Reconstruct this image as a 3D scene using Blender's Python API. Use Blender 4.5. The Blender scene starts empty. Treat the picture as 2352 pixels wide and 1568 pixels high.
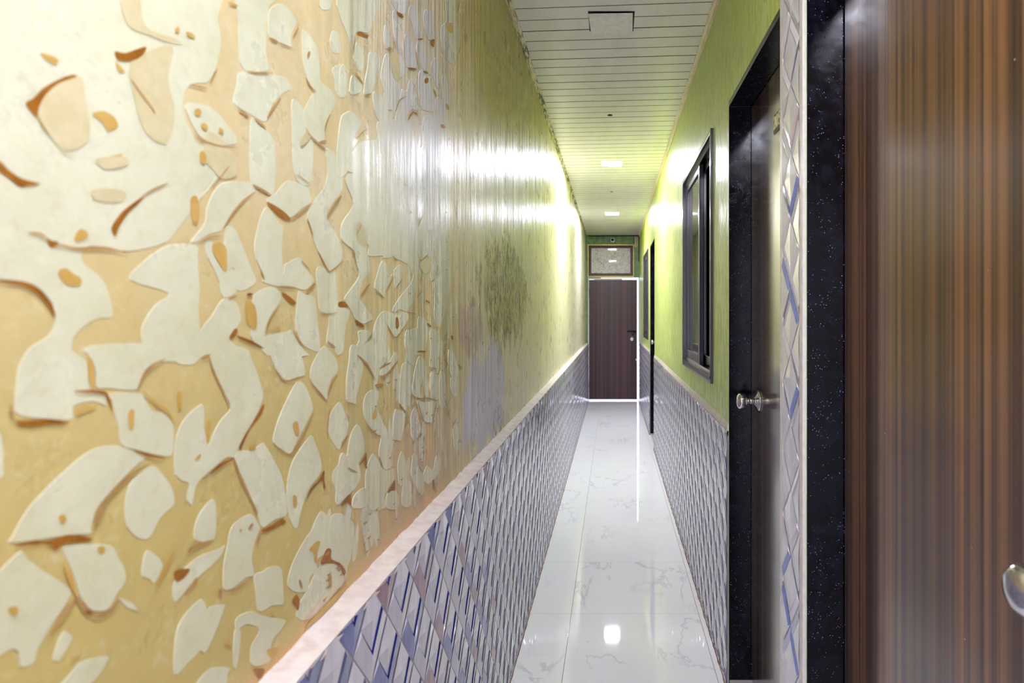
import bpy, bmesh, math, random
from mathutils import Vector, Matrix
random.seed(7)
R = random.Random(11)
S = bpy.context.scene
COL = S.collection

# ------------------------------------------------------------------ measures (metres)
F = 1400.0                 # focal length in pixels of the 2352-wide frame
VX, VY = 1407.0, 724.0     # vanishing point
CAM_H = 1.40
XL, XLD = -0.439, -0.395   # left plaster, left tile dado
XR, XRD = 0.440, 0.433     # right plaster, right tile dado
XLEAF = 0.525
ZC = 2.714
YB, YE = -1.7, 10.0        # corridor from behind the viewer to the end wall
DADO_L, DADO_R = 0.94, 0.962

def srgb(r, g, b, a=1.0):
    f = lambda c: (c/255/12.92) if c/255 <= 0.04045 else ((c/255+0.055)/1.055)**2.4
    return (f(r), f(g), f(b), a)

# ------------------------------------------------------------------ node helper
class NT:
    def __init__(self, name):
        self.m = bpy.data.materials.new(name); self.m.use_nodes = True
        self.t = self.m.node_tree; self.t.nodes.clear()
        self.out = self.t.nodes.new('ShaderNodeOutputMaterial')
        self.b = self.n('ShaderNodeBsdfPrincipled')
        self.t.links.new(self.b.outputs[0], self.out.inputs[0])
    def n(self, ty, **kw):
        nd = self.t.nodes.new(ty)
        for k, v in kw.items():
            setattr(nd, k, v)
        return nd
    def set(self, sock, v):
        if isinstance(v, bpy.types.NodeSocket): self.t.links.new(v, sock)
        elif v is not None: sock.default_value = v
    def P(self, **kw):
        for k, v in kw.items():
            self.set(self.b.inputs[k.replace('_', ' ')], v)
    def obj(self):
        return self.n('ShaderNodeTexCoord').outputs['Object']
    def map(self, v, scale=(1,1,1), loc=(0,0,0), rot=(0,0,0)):
        nd = self.n('ShaderNodeMapping')
        self.set(nd.inputs['Vector'], v)
        nd.inputs['Scale'].default_value = scale; nd.inputs['Location'].default_value = loc
        nd.inputs['Rotation'].default_value = rot
        return nd.outputs[0]
    def noise(self, v, scale=5, detail=4, rough=.55, dist=0.0):
        nd = self.n('ShaderNodeTexNoise'); self.set(nd.inputs['Vector'], v)
        nd.inputs['Scale'].default_value = scale; nd.inputs['Detail'].default_value = detail
        nd.inputs['Roughness'].default_value = rough; nd.inputs['Distortion'].default_value = dist
        return nd.outputs[0]
    def vor(self, v, scale=5, feature='F1', rnd=1.0, out='Distance'):
        nd = self.n('ShaderNodeTexVoronoi', feature=feature); self.set(nd.inputs['Vector'], v)
        nd.inputs['Scale'].default_value = scale; nd.inputs['Randomness'].default_value = rnd
        return nd.outputs[out]
    def rng(self, v, a, b, c=0.0, d=1.0, smooth=True):
        nd = self.n('ShaderNodeMapRange', interpolation_type='SMOOTHSTEP' if smooth else 'LINEAR')
        self.set(nd.inputs[0], v)
        for i, x in enumerate((a, b, c, d)): nd.inputs[1+i].default_value = x
        return nd.outputs[0]
    def math(self, op, a, b=None, c=None):
        nd = self.n('ShaderNodeMath', operation=op)
        self.set(nd.inputs[0], a); self.set(nd.inputs[1], b); self.set(nd.inputs[2], c)
        return nd.outputs[0]
    def mix(self, f, a, b, mode='MIX'):
        nd = self.n('ShaderNodeMix', data_type='RGBA', blend_type=mode)
        self.set(nd.inputs[0], f); self.set(nd.inputs[6], a); self.set(nd.inputs[7], b)
        return nd.outputs[2]
    def ramp(self, v, stops):
        nd = self.n('ShaderNodeValToRGB'); self.set(nd.inputs[0], v)
        e = nd.color_ramp.elements
        while len(e) < len(stops): e.new(0.5)
        for i, (p, c) in enumerate(stops): e[i].position = p; e[i].color = c
        return nd.outputs[0]
    def sep(self, v):
        nd = self.n('ShaderNodeSeparateXYZ'); self.set(nd.inputs[0], v); return nd.outputs
    def vadd(self, a, b):
        nd = self.n('ShaderNodeVectorMath', operation='ADD'); self.set(nd.inputs[0], a); self.set(nd.inputs[1], b)
        return nd.outputs[0]
    def length(self, a):
        nd = self.n('ShaderNodeVectorMath', operation='LENGTH'); self.set(nd.inputs[0], a); return nd.outputs['Value']
    def bump(self, h, strength=.3, dist=.01, normal=None):
        nd = self.n('ShaderNodeBump'); nd.inputs['Strength'].default_value = strength
        nd.inputs['Distance'].default_value = dist; self.set(nd.inputs['Height'], h)
        if normal is not None: self.set(nd.inputs['Normal'], normal)
        return nd.outputs[0]
    def blob(self, v, cy, cz, ry, rz, soft=.6):
        """soft elliptical patch on a wall lying in the YZ plane"""
        w = self.map(v, scale=(0, 1/ry, 1/rz), loc=(0, -cy/ry, -cz/rz))
        return self.rng(self.length(w), 1.0, 1.0-soft)

# ------------------------------------------------------------------ mesh helpers
def finish(name, bm, mats, parent=None, smooth=False, **props):
    if parent is not None:
        bmesh.ops.translate(bm, verts=bm.verts, vec=-Vector(parent_world(parent)))
    me = bpy.data.meshes.new(name); bm.normal_update(); bm.to_mesh(me); bm.free()
    if not isinstance(mats, (list, tuple)): mats = [mats]
    for m in mats: me.materials.append(m)
    if smooth:
        for p in me.polygons: p.use_smooth = True
    o = bpy.data.objects.new(name, me); COL.objects.link(o)
    if parent is not None: o.parent = parent
    for k, v in props.items(): o[k] = v
    return o
def parent_world(p):
    l = Vector(p.location)
    while p.parent: p = p.parent; l += Vector(p.location)
    return l
def thing(name, label, cat, loc, group=None, kind=None):
    o = bpy.data.objects.new(name, None); COL.objects.link(o); o.location = loc
    o.empty_display_size = .05
    o['label'] = label; o['category'] = cat
    if group: o['group'] = group
    if kind: o['kind'] = kind
    return o
def box(bm, x0, x1, y0, y1, z0, z1, mi=0, bev=0):
    r = bmesh.ops.create_cube(bm, size=1)
    vs = r['verts']
    bmesh.ops.scale(bm, vec=(x1-x0, y1-y0, z1-z0), verts=vs)
    bmesh.ops.translate(bm, vec=((x0+x1)/2, (y0+y1)/2, (z0+z1)/2), verts=vs)
    fs = set(f for v in vs for f in v.link_faces)
    for f in fs: f.material_index = mi
    if bev:
        es = list(set(e for v in vs for e in v.link_edges))
        bmesh.ops.bevel(bm, geom=es, offset=bev, segments=2, affect='EDGES', profile=.6)
    return bm
def BOX(*a, **k): return box(bmesh.new(), *a, **k)
def lathe(bm, prof, origin, axis='X', seg=40, sgn=-1, mi=0):
    """profile (distance along axis, radius)"""
    rings = []
    for (t, r) in prof:
        ring = []
        for i in range(seg):
            a = 2*math.pi*i/seg
            c, s = math.cos(a)*r, math.sin(a)*r
            if axis == 'X': p = (sgn*t, c, s)
            elif axis == 'Y': p = (c, sgn*t, s)
            else: p = (c, s, sgn*t)
            ring.append(bm.verts.new(Vector(origin)+Vector(p)))
        rings.append(ring)
    for a, b in zip(rings, rings[1:]):
        for i in range(seg):
            j = (i+1) % seg
            f = bm.faces.new((a[i], a[j], b[j], b[i])); f.material_index = mi; f.smooth = True
    for ring in (rings[0], rings[-1]):
        try: f = bm.faces.new(ring); f.material_index = mi
        except Exception: pass
    bmesh.ops.recalc_face_normals(bm, faces=bm.faces)
def tube(bm, pts, r, seg=10, mi=0):
    pts = [Vector(p) for p in pts]; rings = []
    for i, p in enumerate(pts):
        d = (pts[min(i+1, len(pts)-1)]-pts[max(i-1, 0)]).normalized()
        u = d.orthogonal().normalized() if i == 0 else (u - d*u.dot(d)).normalized()
        w = d.cross(u)
        rings.append([bm.verts.new(p+(u*math.cos(2*math.pi*k/seg)+w*math.sin(2*math.pi*k/seg))*r) for k in range(seg)])
    for a, b in zip(rings, rings[1:]):
        for k in range(seg):
            f = bm.faces.new((a[k], a[(k+1) % seg], b[(k+1) % seg], b[k])); f.smooth = True; f.material_index = mi
    for ring in (rings[0], rings[-1]): bm.faces.new(ring).material_index = mi
    bmesh.ops.recalc_face_normals(bm, faces=bm.faces)
def catmull(pts, n=4):
    out = []; N = len(pts)
    for i in range(N):
        p0, p1, p2, p3 = pts[i-1], pts[i], pts[(i+1) % N], pts[(i+2) % N]
        for k in range(n):
            t = k/n
            out.append(tuple(0.5*((2*p1[j]) + (-p0[j]+p2[j])*t + (2*p0[j]-5*p1[j]+4*p2[j]-p3[j])*t*t + (-p0[j]+3*p1[j]-3*p2[j]+p3[j])*t**3) for j in (0, 1)))
    return out

def gate(m, b, w):
    return m.math('ADD', b, m.math('MULTIPLY', w, m.rng(b, 0.0, .35)))
# ================================================================== MATERIALS
def wall_material(name, core, tint):
    m = NT(name); v = m.obj()
    y = m.sep(v)[1]; z = m.sep(v)[2]
    dist = m.noise(m.map(v, scale=(1, 3, 1.5)), 2.2, 5, .6)
    n1 = m.noise(m.map(v, scale=(1, 1.0, 1.0)), 7, 6, .65)
    streak = m.noise(m.map(v, scale=(1, 14, 1.1)), 2.2, 6, .6)
    fine = m.noise(v, 160, 3, .6)
    c = m.mix(m.rng(n1, .35, .7), core, tint)
    # paint ages from sand near the stairs to ochre low on the wall
    low = m.rng(m.math('ADD', z, m.math('MULTIPLY', m.math('SUBTRACT', n1, .5), .35)), 1.62, 1.15)
    c = m.mix(m.math('MULTIPLY', low, LOWMIX[name]), c, srgb(196, 178, 104))
    mot = m.noise(v, 55, 5, .7)
    c = m.mix(m.rng(mot, .5, .75, 0, .22), c, srgb(190, 160, 100))
    c = m.mix(m.rng(mot, .48, .25, 0, .22), c, srgb(240, 238, 222))
    # reddish clay tone low between one and two metres in
    c = m.mix(m.math('MULTIPLY', m.blob(v, 1.35, 1.02, .55, .28, .8), CLAY[name]), c, srgb(208, 172, 136))
    # lavender cast of bluish light, painted into the upper plaster
    c = m.mix(m.math('MULTIPLY', m.blob(v, 1.42, 2.0, .45, .62, .8), BLUECAST[name]), c, srgb(205, 200, 214))
    # damp yellow-green paint past two metres, high up
    far = m.rng(m.math('ADD', y, m.math('MULTIPLY', m.math('SUBTRACT', streak, .5), .9)), 1.5, 2.1)
    farc = m.mix(m.rng(streak, .3, .75), srgb(244, 234, 204), srgb(236, 224, 176))
    farc = m.mix(m.math('MULTIPLY', m.rng(m.math('ADD', z, m.math('MULTIPLY', dist, .5)), 2.15, 2.5), .9), farc, m.mix(m.rng(streak, .35, .65), srgb(176, 164, 20), srgb(196, 184, 70)))
    farc = m.mix(m.rng(y, 3.6, 5.4), farc, srgb(246, 236, 212))
    c = m.mix(m.math('MULTIPLY', far, .95), c, farc)
    # mould field and peeled skim coat
    warp = m.math('MULTIPLY', m.math('SUBTRACT', m.noise(m.map(v, scale=(1, 3.2, 1.8)), 2.6, 8, .75), .5), 2.6)
    mouldm = m.rng(gate(m, m.blob(v, 2.5, 1.5, 1.0, .42, 1.0), warp), .35, .75)
    c = m.mix(m.math('MULTIPLY', mouldm, .85), c, m.mix(m.rng(streak, .4, .6), srgb(188, 172, 62), srgb(206, 196, 166)))
    peel_cast = m.rng(gate(m, m.blob(v, 2.12, 1.12, .6, .32, 1.0), warp), .3, .5)
    c = m.mix(m.math('MULTIPLY', peel_cast, .9), c, srgb(212, 209, 222))  # peeled coat, with the lavender of bluish light painted in
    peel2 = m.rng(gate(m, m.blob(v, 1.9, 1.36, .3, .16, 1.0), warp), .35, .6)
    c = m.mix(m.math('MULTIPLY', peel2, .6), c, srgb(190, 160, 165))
    sp = m.noise(m.map(v, scale=(1, 2.6, 1.0)), 26, 6, .75, .6)
    spm = m.math('MULTIPLY', m.rng(sp, .48, .56), m.rng(gate(m, m.blob(v, 2.62, 1.50, .9, .36, 1.0), warp), .2, .5))
    c = m.mix(m.math('MULTIPLY', spm, .92), c, srgb(76, 60, 38))
    sp2 = m.math('MULTIPLY', m.rng(m.noise(m.map(v, scale=(1, 3.0, .8)), 22, 5, .75), .60, .66), m.rng(gate(m, m.blob(v, 2.3, 1.75, 1.5, .8, 1.0), warp), .2, .6))
    c = m.mix(m.math('MULTIPLY', sp2, .7), c, srgb(80, 74, 55))
    sp3 = m.math('MULTIPLY', m.rng(sp, .5, .6), m.rng(gate(m, m.blob(v, 2.36, .99, .2, .12, 1.0), warp), .3, .6))
    c = m.mix(m.math('MULTIPLY', sp3, .9), c, srgb(84, 60, 50))
    # tide line of clay above the tiles
    edge = m.math('MULTIPLY', m.rng(m.math('ADD', z, m.math('MULTIPLY', n1, .05)), 1.005, .965), m.rng(y, 1.9, 1.3))
    c = m.mix(m.math('MULTIPLY', edge, .5), c, srgb(214, 150, 84))
    brush = m.noise(m.map(v, scale=(1, 60, 5)), 2, 3, .6)
    c = m.mix(m.rng(y, .9, 1.8, 0, .08), c, m.ramp(brush, [(.3, (.25, .22, .12, 1)), (.7, (1, 1, 1, 1))]), 'MULTIPLY')
    hb = m.math('ADD', m.math('MULTIPLY', streak, m.rng(y, .7, 1.6, .04, 1.0)), m.math('MULTIPLY', fine, .03))
    wave = m.noise(m.map(v, scale=(1, 5, .5)), 1.3, 2, .5)
    hb = m.math('ADD', hb, m.math('MULTIPLY', wave, m.rng(y, .7, 1.4, .4, 2.6)))
    hb = m.math('ADD', hb, m.math('MULTIPLY', n1, .25))
    hb = m.math('ADD', hb, m.math('MULTIPLY', m.noise(v, 38, 4, .6), .05))
    hb = m.math('ADD', hb, m.math('MULTIPLY', brush, m.rng(y, 1.0, 1.8, .008, .05)))
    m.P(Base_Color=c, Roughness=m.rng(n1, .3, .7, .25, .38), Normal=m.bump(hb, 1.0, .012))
    m.b.inputs['Specular IOR Level'].default_value = .5
    return m.m
CLAY = {'tan plaster': .6, 'cream plaster daub': .18}
BLUECAST = {'tan plaster': .35, 'cream plaster daub': .7}
LOWMIX = {'tan plaster': .85, 'cream plaster daub': .10}
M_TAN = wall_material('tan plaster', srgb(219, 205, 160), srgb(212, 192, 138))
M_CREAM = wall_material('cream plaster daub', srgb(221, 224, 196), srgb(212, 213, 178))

def paint(name, c1, c2, rough=.35, scale=60, bump=.1):
    m = NT(name); v = m.obj()
    n = m.noise(v, scale, 4, .6)
    m.P(Base_Color=m.mix(m.rng(n, .35, .65), c1, c2), Roughness=rough, Normal=m.bump(n, bump, .002))
    return m.m
M_BROWN = paint('dark ochre undercut', srgb(164, 108, 34), srgb(140, 88, 22))
M_OCHRE = paint('ochre paint', srgb(205, 172, 96), srgb(196, 160, 82))
M_FAINT = paint('faded sand paint', srgb(214, 204, 164), srgb(206, 196, 150))
M_LINE = paint('tan undercut and edge shade', srgb(186, 152, 96), srgb(172, 136, 80))
M_MORTAR = paint('pinkish mortar', srgb(206, 192, 182), srgb(220, 210, 202), .6, 30, .6)

def lime():
    m = NT('lime green textured paint'); v = m.obj()
    z = m.sep(v)[2]; y = m.sep(v)[1]
    st = m.noise(m.map(v, scale=(1, 24, 9)), 1.3, 3, .55, .8)
    st2 = m.noise(m.map(v, scale=(1, 6, 1.2)), 1.6, 4, .6)
    n = m.noise(v, 90, 3, .6)
    c = m.mix(m.rng(st, .47, .56), srgb(210, 224, 148), srgb(180, 202, 98))
    c = m.mix(m.math('MULTIPLY', m.rng(st2, .4, .7), .5), c, srgb(196, 206, 96))
    c = m.mix(m.math('MULTIPLY', m.rng(z, 2.05, 2.5), .6), c, srgb(176, 200, 20))
    h = m.math('ADD', st, m.math('MULTIPLY', n, .04))
    m.P(Base_Color=c, Roughness=.34, Normal=m.bump(h, .9, .005))
    return m.m
M_LIME = lime()

def tilem(name, c1, c2, rough=.07):
    m = NT(name); v = m.obj()
    n = m.noise(m.map(v, scale=(1, 30, 4)), 2, 3, .6)
    b = m.noise(m.map(v, scale=(1, 9, 1.5)), 3, 2, .5)
    m.P(Base_Color=m.mix(m.rng(n, .3, .7), c1, c2), Roughness=rough, Normal=m.bump(b, .35, .004))
    m.b.inputs['Coat Weight'].default_value = .3; m.b.inputs['Coat Roughness'].default_value = .05
    return m.m
T_LIGHT = tilem('pale grey glazed facet', srgb(222, 220, 228), srgb(212, 210, 220))
T_GREY = tilem('grey glazed facet', srgb(198, 196, 208), srgb(188, 186, 200))
T_BLUE = tilem('blue glazed facet', srgb(120, 128, 182), srgb(92, 102, 160))
T_MAUVE = tilem('mauve glazed facet', srgb(172, 140, 148), srgb(150, 116, 128))
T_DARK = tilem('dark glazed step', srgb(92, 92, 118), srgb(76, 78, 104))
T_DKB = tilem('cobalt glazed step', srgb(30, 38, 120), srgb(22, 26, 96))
T_GROUT = paint('cream grout border', srgb(226, 220, 214), srgb(214, 206, 202), .4)
T_GLINE = tilem('grey joint line', srgb(150, 147, 158), srgb(138, 136, 150))
T_LB = tilem('light blue glazed facet', srgb(140, 152, 206), srgb(118, 132, 196))
T_LM = tilem('pale pink glazed facet', srgb(214, 194, 196), srgb(204, 182, 186))
T_SL = tilem('slate blue glazed step', srgb(70, 82, 140), srgb(54, 64, 124))
TILES2 = [T_LIGHT, T_LIGHT, T_LB, T_LM, T_GREY, T_SL, T_LIGHT]
TILES = [T_LIGHT, T_GREY, T_BLUE, T_MAUVE, T_DARK, T_DKB, T_GLINE]

def floor_mat():
    m = NT('white veined glazed marble tile'); v = m.obj()
    s = m.sep(v)
    T = .598
    def line(coord, off, w):
        t = m.math('SUBTRACT', m.math('FRACT', m.math('ADD', m.math('DIVIDE', m.math('SUBTRACT', coord, off), T), .5)), .5)
        return m.rng(m.math('ABSOLUTE', t), w*1.6/T, w*.7/T)
    gx = line(s[0], -.194, .0013); gy = line(s[1], 2.863, .0011)
    cell = m.n('ShaderNodeVectorMath', operation='SNAP')
    m.set(cell.inputs[0], m.vadd(v, (.194, -2.863, 0))); cell.inputs[1].default_value = (T, T, 10)
    wn = m.n('ShaderNodeTexWhiteNoise'); m.set(wn.inputs['Vector'], cell.outputs[0])
    offs = m.n('ShaderNodeVectorMath', operation='SCALE'); m.set(offs.inputs[0], wn.outputs['Color']); offs.inputs['Scale'].default_value = 7
    vv = m.vadd(v, offs.outputs[0])
    w1 = m.noise(m.map(vv, scale=(2.2, 1.0, 1), rot=(0, 0, .5)), 1.5, 6, .62, .4)
    vein = m.rng(m.math('ABSOLUTE', m.math('SUBTRACT', w1, .5)), .022, .0, 0, 1)
    gate = m.rng(m.noise(vv, 2.2, 2, .5), .48, .62)
    cloud = m.rng(m.noise(vv, 2.6, 4, .6), .45, .8)
    c = m.mix(m.math('MULTIPLY', cloud, .25), srgb(243, 242, 243), srgb(228, 228, 234))
    c = m.mix(m.math('MULTIPLY', m.math('MULTIPLY', vein, gate), .42), c, srgb(176, 178, 190))
    c = m.mix(m.math('MULTIPLY', gy, .6), c, srgb(150, 146, 142))
    c = m.mix(m.math('MULTIPLY', gx, .85), c, srgb(120, 112, 100))
    g = m.math('MAXIMUM', gx, gy)
    wob = m.noise(v, 3.0, 1, .4)
    m.P(Base_Color=c, Roughness=m.rng(g, 0, 1, .035, .5), Normal=m.bump(m.math('SUBTRACT', m.math('MULTIPLY', wob, .3), g), .15, .002))
    m.b.inputs['Specular IOR Level'].default_value = .6
    return m.m
M_FLOOR = floor_mat()
M_DIRT = paint('brown floor-edge grime', srgb(150, 112, 92), srgb(110, 82, 66), .7, 25, .5)

def ceil_mat():
    m = NT('white pvc ceiling board'); v = m.obj()
    n = m.noise(m.map(v, scale=(3, 1, 1)), 4, 4, .6)
    m.P(Base_Color=m.mix(m.rng(n, .35, .75), srgb(240, 238, 236), srgb(232, 230, 226)), Roughness=.3)
    return m.m
M_CEIL = ceil_mat()
M_GROOVE = paint('dusty board groove', srgb(150, 144, 136), srgb(130, 124, 116), .8)
M_GROOVE2 = paint('dark board joint', srgb(92, 86, 80), srgb(74, 70, 66), .8)

def trim_mat(name, dirt):
    m = NT(name); v = m.obj()
    n = m.noise(m.map(v, scale=(8, 1.2, 8)), 9, 6, .75)
    n2 = m.noise(v, 2.5, 3, .6)
    c = m.mix(m.rng(n, .4, .7), srgb(238, 228, 200), srgb(226, 212, 172))
    k = m.math('MULTIPLY', m.rng(n, .44, .54), m.rng(n2, .30, .52))
    c = m.mix(m.math('MULTIPLY', k, dirt), c, srgb(52, 46, 30))
    m.P(Base_Color=c, Roughness=.5)
    return m.m
M_TRIML = trim_mat('mouldy cream cornice', .95); M_TRIMR = trim_mat('cream cornice', .12)

def granite():
    m = NT('black speckled granite'); v = m.obj()
    s = m.vor(v, 190); pick = m.noise(v, 60, 2, .5)
    fl = m.math('MULTIPLY', m.rng(s, .2, .08), m.rng(pick, .5, .6))
    cl = m.noise(v, 26, 5, .7)
    c = m.mix(m.rng(cl, .4, .75), srgb(4, 4, 8), srgb(20, 18, 34))
    c = m.mix(m.math('MULTIPLY', fl, .9), c, srgb(170, 174, 215))
    m.P(Base_Color=c, Roughness=m.rng(cl, .3, .7, .12, .26)); m.b.inputs['Specular IOR Level'].default_value = .25
    return m.m
M_GRAN = granite()

def wood(name, dark, mid, light, freq=26, seed=0, coat=1.0, specks=True, axis=1, rough=.28, spec=.5):
    m = NT(name); v = m.obj()
    sc = [1, 1, 1]; sc[axis] = freq; sc[2] = .10
    off = (seed, seed*1.3, 0)
    a = m.noise(m.map(v, scale=tuple(sc), loc=off), 1.0, 5, .62)
    sc2 = list(sc); sc2[axis] = freq*6; sc2[2] = .35
    b = m.noise(m.map(v, scale=tuple(sc2), loc=off), 1.0, 3, .6)
    c = m.ramp(a, [(.34, dark), (.47, mid), (.56, light), (.66, mid)])
    sc3 = list(sc); sc3[axis] = freq*.22
    c = m.mix(m.rng(m.noise(m.map(v, scale=tuple(sc3), loc=off), 1.0, 3, .6), .42, .62, 0, .55), c, dark)
    c = m.mix(m.rng(b, .45, .75, 0, .55), c, dark)
    if specks:
        s = m.vor(v, 22); c = m.mix(m.rng(s, .035, .02), c, srgb(190, 180, 175))
    broad = m.noise(m.map(v, scale=(1, 3, 1.2)), 2.0, 2, .5)
    m.P(Base_Color=c, Roughness=rough, Normal=m.bump(m.math('ADD', broad, m.math('MULTIPLY', b, .015)), .25, .004))
    m.b.inputs['Specular IOR Level'].default_value = spec; m.b.inputs['Coat Weight'].default_value = coat; m.b.inputs['Coat Roughness'].default_value = .16
    return m.m
M_WOOD1 = wood('warm striped laminate', srgb(40, 28, 25), srgb(84, 58, 44), srgb(132, 94, 62), 42, 3.1)
M_WOOD2 = wood('dark striped laminate', srgb(56, 44, 40), srgb(92, 74, 62), srgb(118, 96, 78), 22, 8.4, rough=.14, spec=1.0)
M_WOOD3 = wood('red-brown striped laminate', srgb(34, 4, 10), srgb(58, 16, 24), srgb(84, 40, 44), 24, 1.7, .2, False, 0, .4)

def simple(name, col, rough=.4, metal=0, **kw):
    m = NT(name); v = m.obj(); n = m.noise(v, 45, 3, .6)
    d = tuple(c*.86 for c in col[:3])+(1,)
    m.P(Base_Color=m.mix(m.rng(n, .3, .7), col, d), Roughness=rough, Metallic=metal, Normal=m.bump(n, .04, .001))
    for k, x in kw.items(): m.b.inputs[k.replace('_', ' ')].default_value = x
    return m.m
M_STEEL = simple('polished stainless steel', srgb(214, 212, 216), .12, 1)
M_ALU = simple('black coated aluminium', srgb(30, 28, 36), .22, 0, Specular_IOR_Level=.9)
M_ALUE = simple('bright aluminium bead', srgb(176, 172, 182), .25, .8)
M_GLASS = simple('dark tinted window glass', srgb(24, 24, 28), .03, 0, Specular_IOR_Level=.9)
M_WHITE = simple('white plastic', srgb(244, 244, 248), .3)
M_OFFW = simple('off-white lamp diffuser', srgb(250, 250, 252), .35)
M_BLACK = simple('black void rubber', srgb(14, 12, 12), .6)
M_GOLD = simple('gilt moulding', srgb(204, 176, 96), .3, .5)
M_MAT = simple('dark brown picture mount', srgb(78, 54, 56), .45)
M_GREEN = paint('green end-wall paint', srgb(120, 152, 92), srgb(88, 122, 84), .4, 14, .5)
M_FRAMEW = simple('pale painted frame and unseen pier', srgb(214, 204, 196), .45)
M_BEIGE = paint('bare beige plaster board', srgb(190, 184, 160), srgb(160, 152, 128), .6, 30, .4)
M_BRASS = simple('bronze number plate', srgb(92, 82, 60), .35, .5)
M_NUM = simple('cream numerals', srgb(236, 228, 180), .4)
M_IRON = simple('dark iron', srgb(30, 22, 34), .45, .5)
M_LOCK = simple('worn steel padlock', srgb(214, 200, 204), .35, .6)
M_THRESH = simple('pale threshold stone', srgb(200, 196, 196), .25)

def art_mat():
    m = NT('silvered relief picture under glass'); v = m.obj()
    a = m.noise(m.map(v, scale=(1, 1, 1)), 22, 6, .7, 1.2)
    b = m.vor(v, 34)
    c = m.ramp(a, [(.34, srgb(84, 70, 60)), (.45, srgb(160, 150, 142)), (.55, srgb(214, 206, 206)), (.66, srgb(110, 104, 98))])
    c = m.mix(m.rng(b, .1, .5, .0, .35), c, srgb(226, 222, 226))
    m.P(Base_Color=c, Roughness=.4, Normal=m.bump(a, .6, .004))
    m.b.inputs['Coat Weight'].default_value = .5; m.b.inputs['Coat Roughness'].default_value = .03
    return m.m
M_ART = art_mat()
def emis(name, col, st):
    m = NT(name); m.P(Base_Color=(1, 1, 1, 1)); m.b.inputs['Emission Color'].default_value = col
    m.b.inputs['Emission Strength'].default_value = st
    return m.m
LAMP = 185.0
M_LED = emis('lit led diffuser', (.80, .82, 1.0, 1), LAMP)

# ================================================================== LEFT WALL (traced daubs)
def wl(px, py):
    D = F*(-XL)/(VX-px); return D, CAM_H+(VY-py)*D/F
def wallpoly(bm, pts, h, inset, mi, smooth_n=4, skirt_mi=None):
    yz = [wl(*p) for p in pts]
    yz = catmull(yz, smooth_n) if smooth_n else yz
    area = sum(yz[i][0]*yz[(i+1) % len(yz)][1]-yz[(i+1) % len(yz)][0]*yz[i][1] for i in range(len(yz)))
    if area > 0: yz = yz[::-1]
    n = len(yz)
    base = [bm.verts.new((XL-.0005, y, z)) for y, z in yz]
    top = []
    for i in range(n):
        a, b, c = Vector(yz[i-1]), Vector(yz[i]), Vector(yz[(i+1) % n])
        t = (c-a)
        if t.length < 1e-7: t = Vector((1, 0))
        t.normalize(); nn = Vector((t.y, -t.x))
        q = b + nn*(inset*2.2 if t.x < -.4 else inset)
        top.append(bm.verts.new((XL+h, q.x, q.y)))
    try:
        f = bm.faces.new(top[::-1]); f.material_index = mi
        f.normal_update()
        if f.normal.x < 0: f.normal_flip()
    except Exception: return
    for i in range(n):
        j = (i+1) % n
        f = bm.faces.new((base[i], base[j], top[j], top[i])); f.smooth = True; f.normal_update()
        e = (yz[j][0]-yz[i][0], yz[j][1]-yz[i][1])
        f.material_index = 5 if e[0] < 0 and abs(e[1]) < 2.2*abs(e[0]) else mi  # lower skirts take the tan line colour as painted shade under the daub
def stroke(bm, pts, w, h, mi):
    pts = [Vector(p) for p in pts]
    # resample
    q = []
    for a, b in zip(pts, pts[1:]):
        for k in range(5): q.append(a.lerp(b, k/5))
    q.append(pts[-1]); n = len(q)
    for _ in range(2):
        q = [q[0]]+[(q[i-1]+q[i]*2+q[i+1])/4 for i in range(1, n-1)]+[q[-1]]
    L, Rr = [], []
    for i, p in enumerate(q):
        d = (q[min(i+1, n-1)]-q[max(i-1, 0)]).normalized(); nn = Vector((-d.y, d.x))
        s = w*.5*(math.sin(math.pi*min(1, max(0.04, i/(n-1)*.92+.06)))**.6)
        L.append(p+nn*s); Rr.append(p-nn*s)
    for i in range(n-1):
        vs = []
        for p in (L[i], L[i+1], Rr[i+1], Rr[i]):
            y, z = wl(p.x, p.y); vs.append(bm.verts.new((XL+h, y, z)))
        try:
            f = bm.faces.new(vs); f.material_index = mi; f.normal_update()
            if f.normal.x < 0: f.normal_flip()
        except Exception: pass

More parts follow.
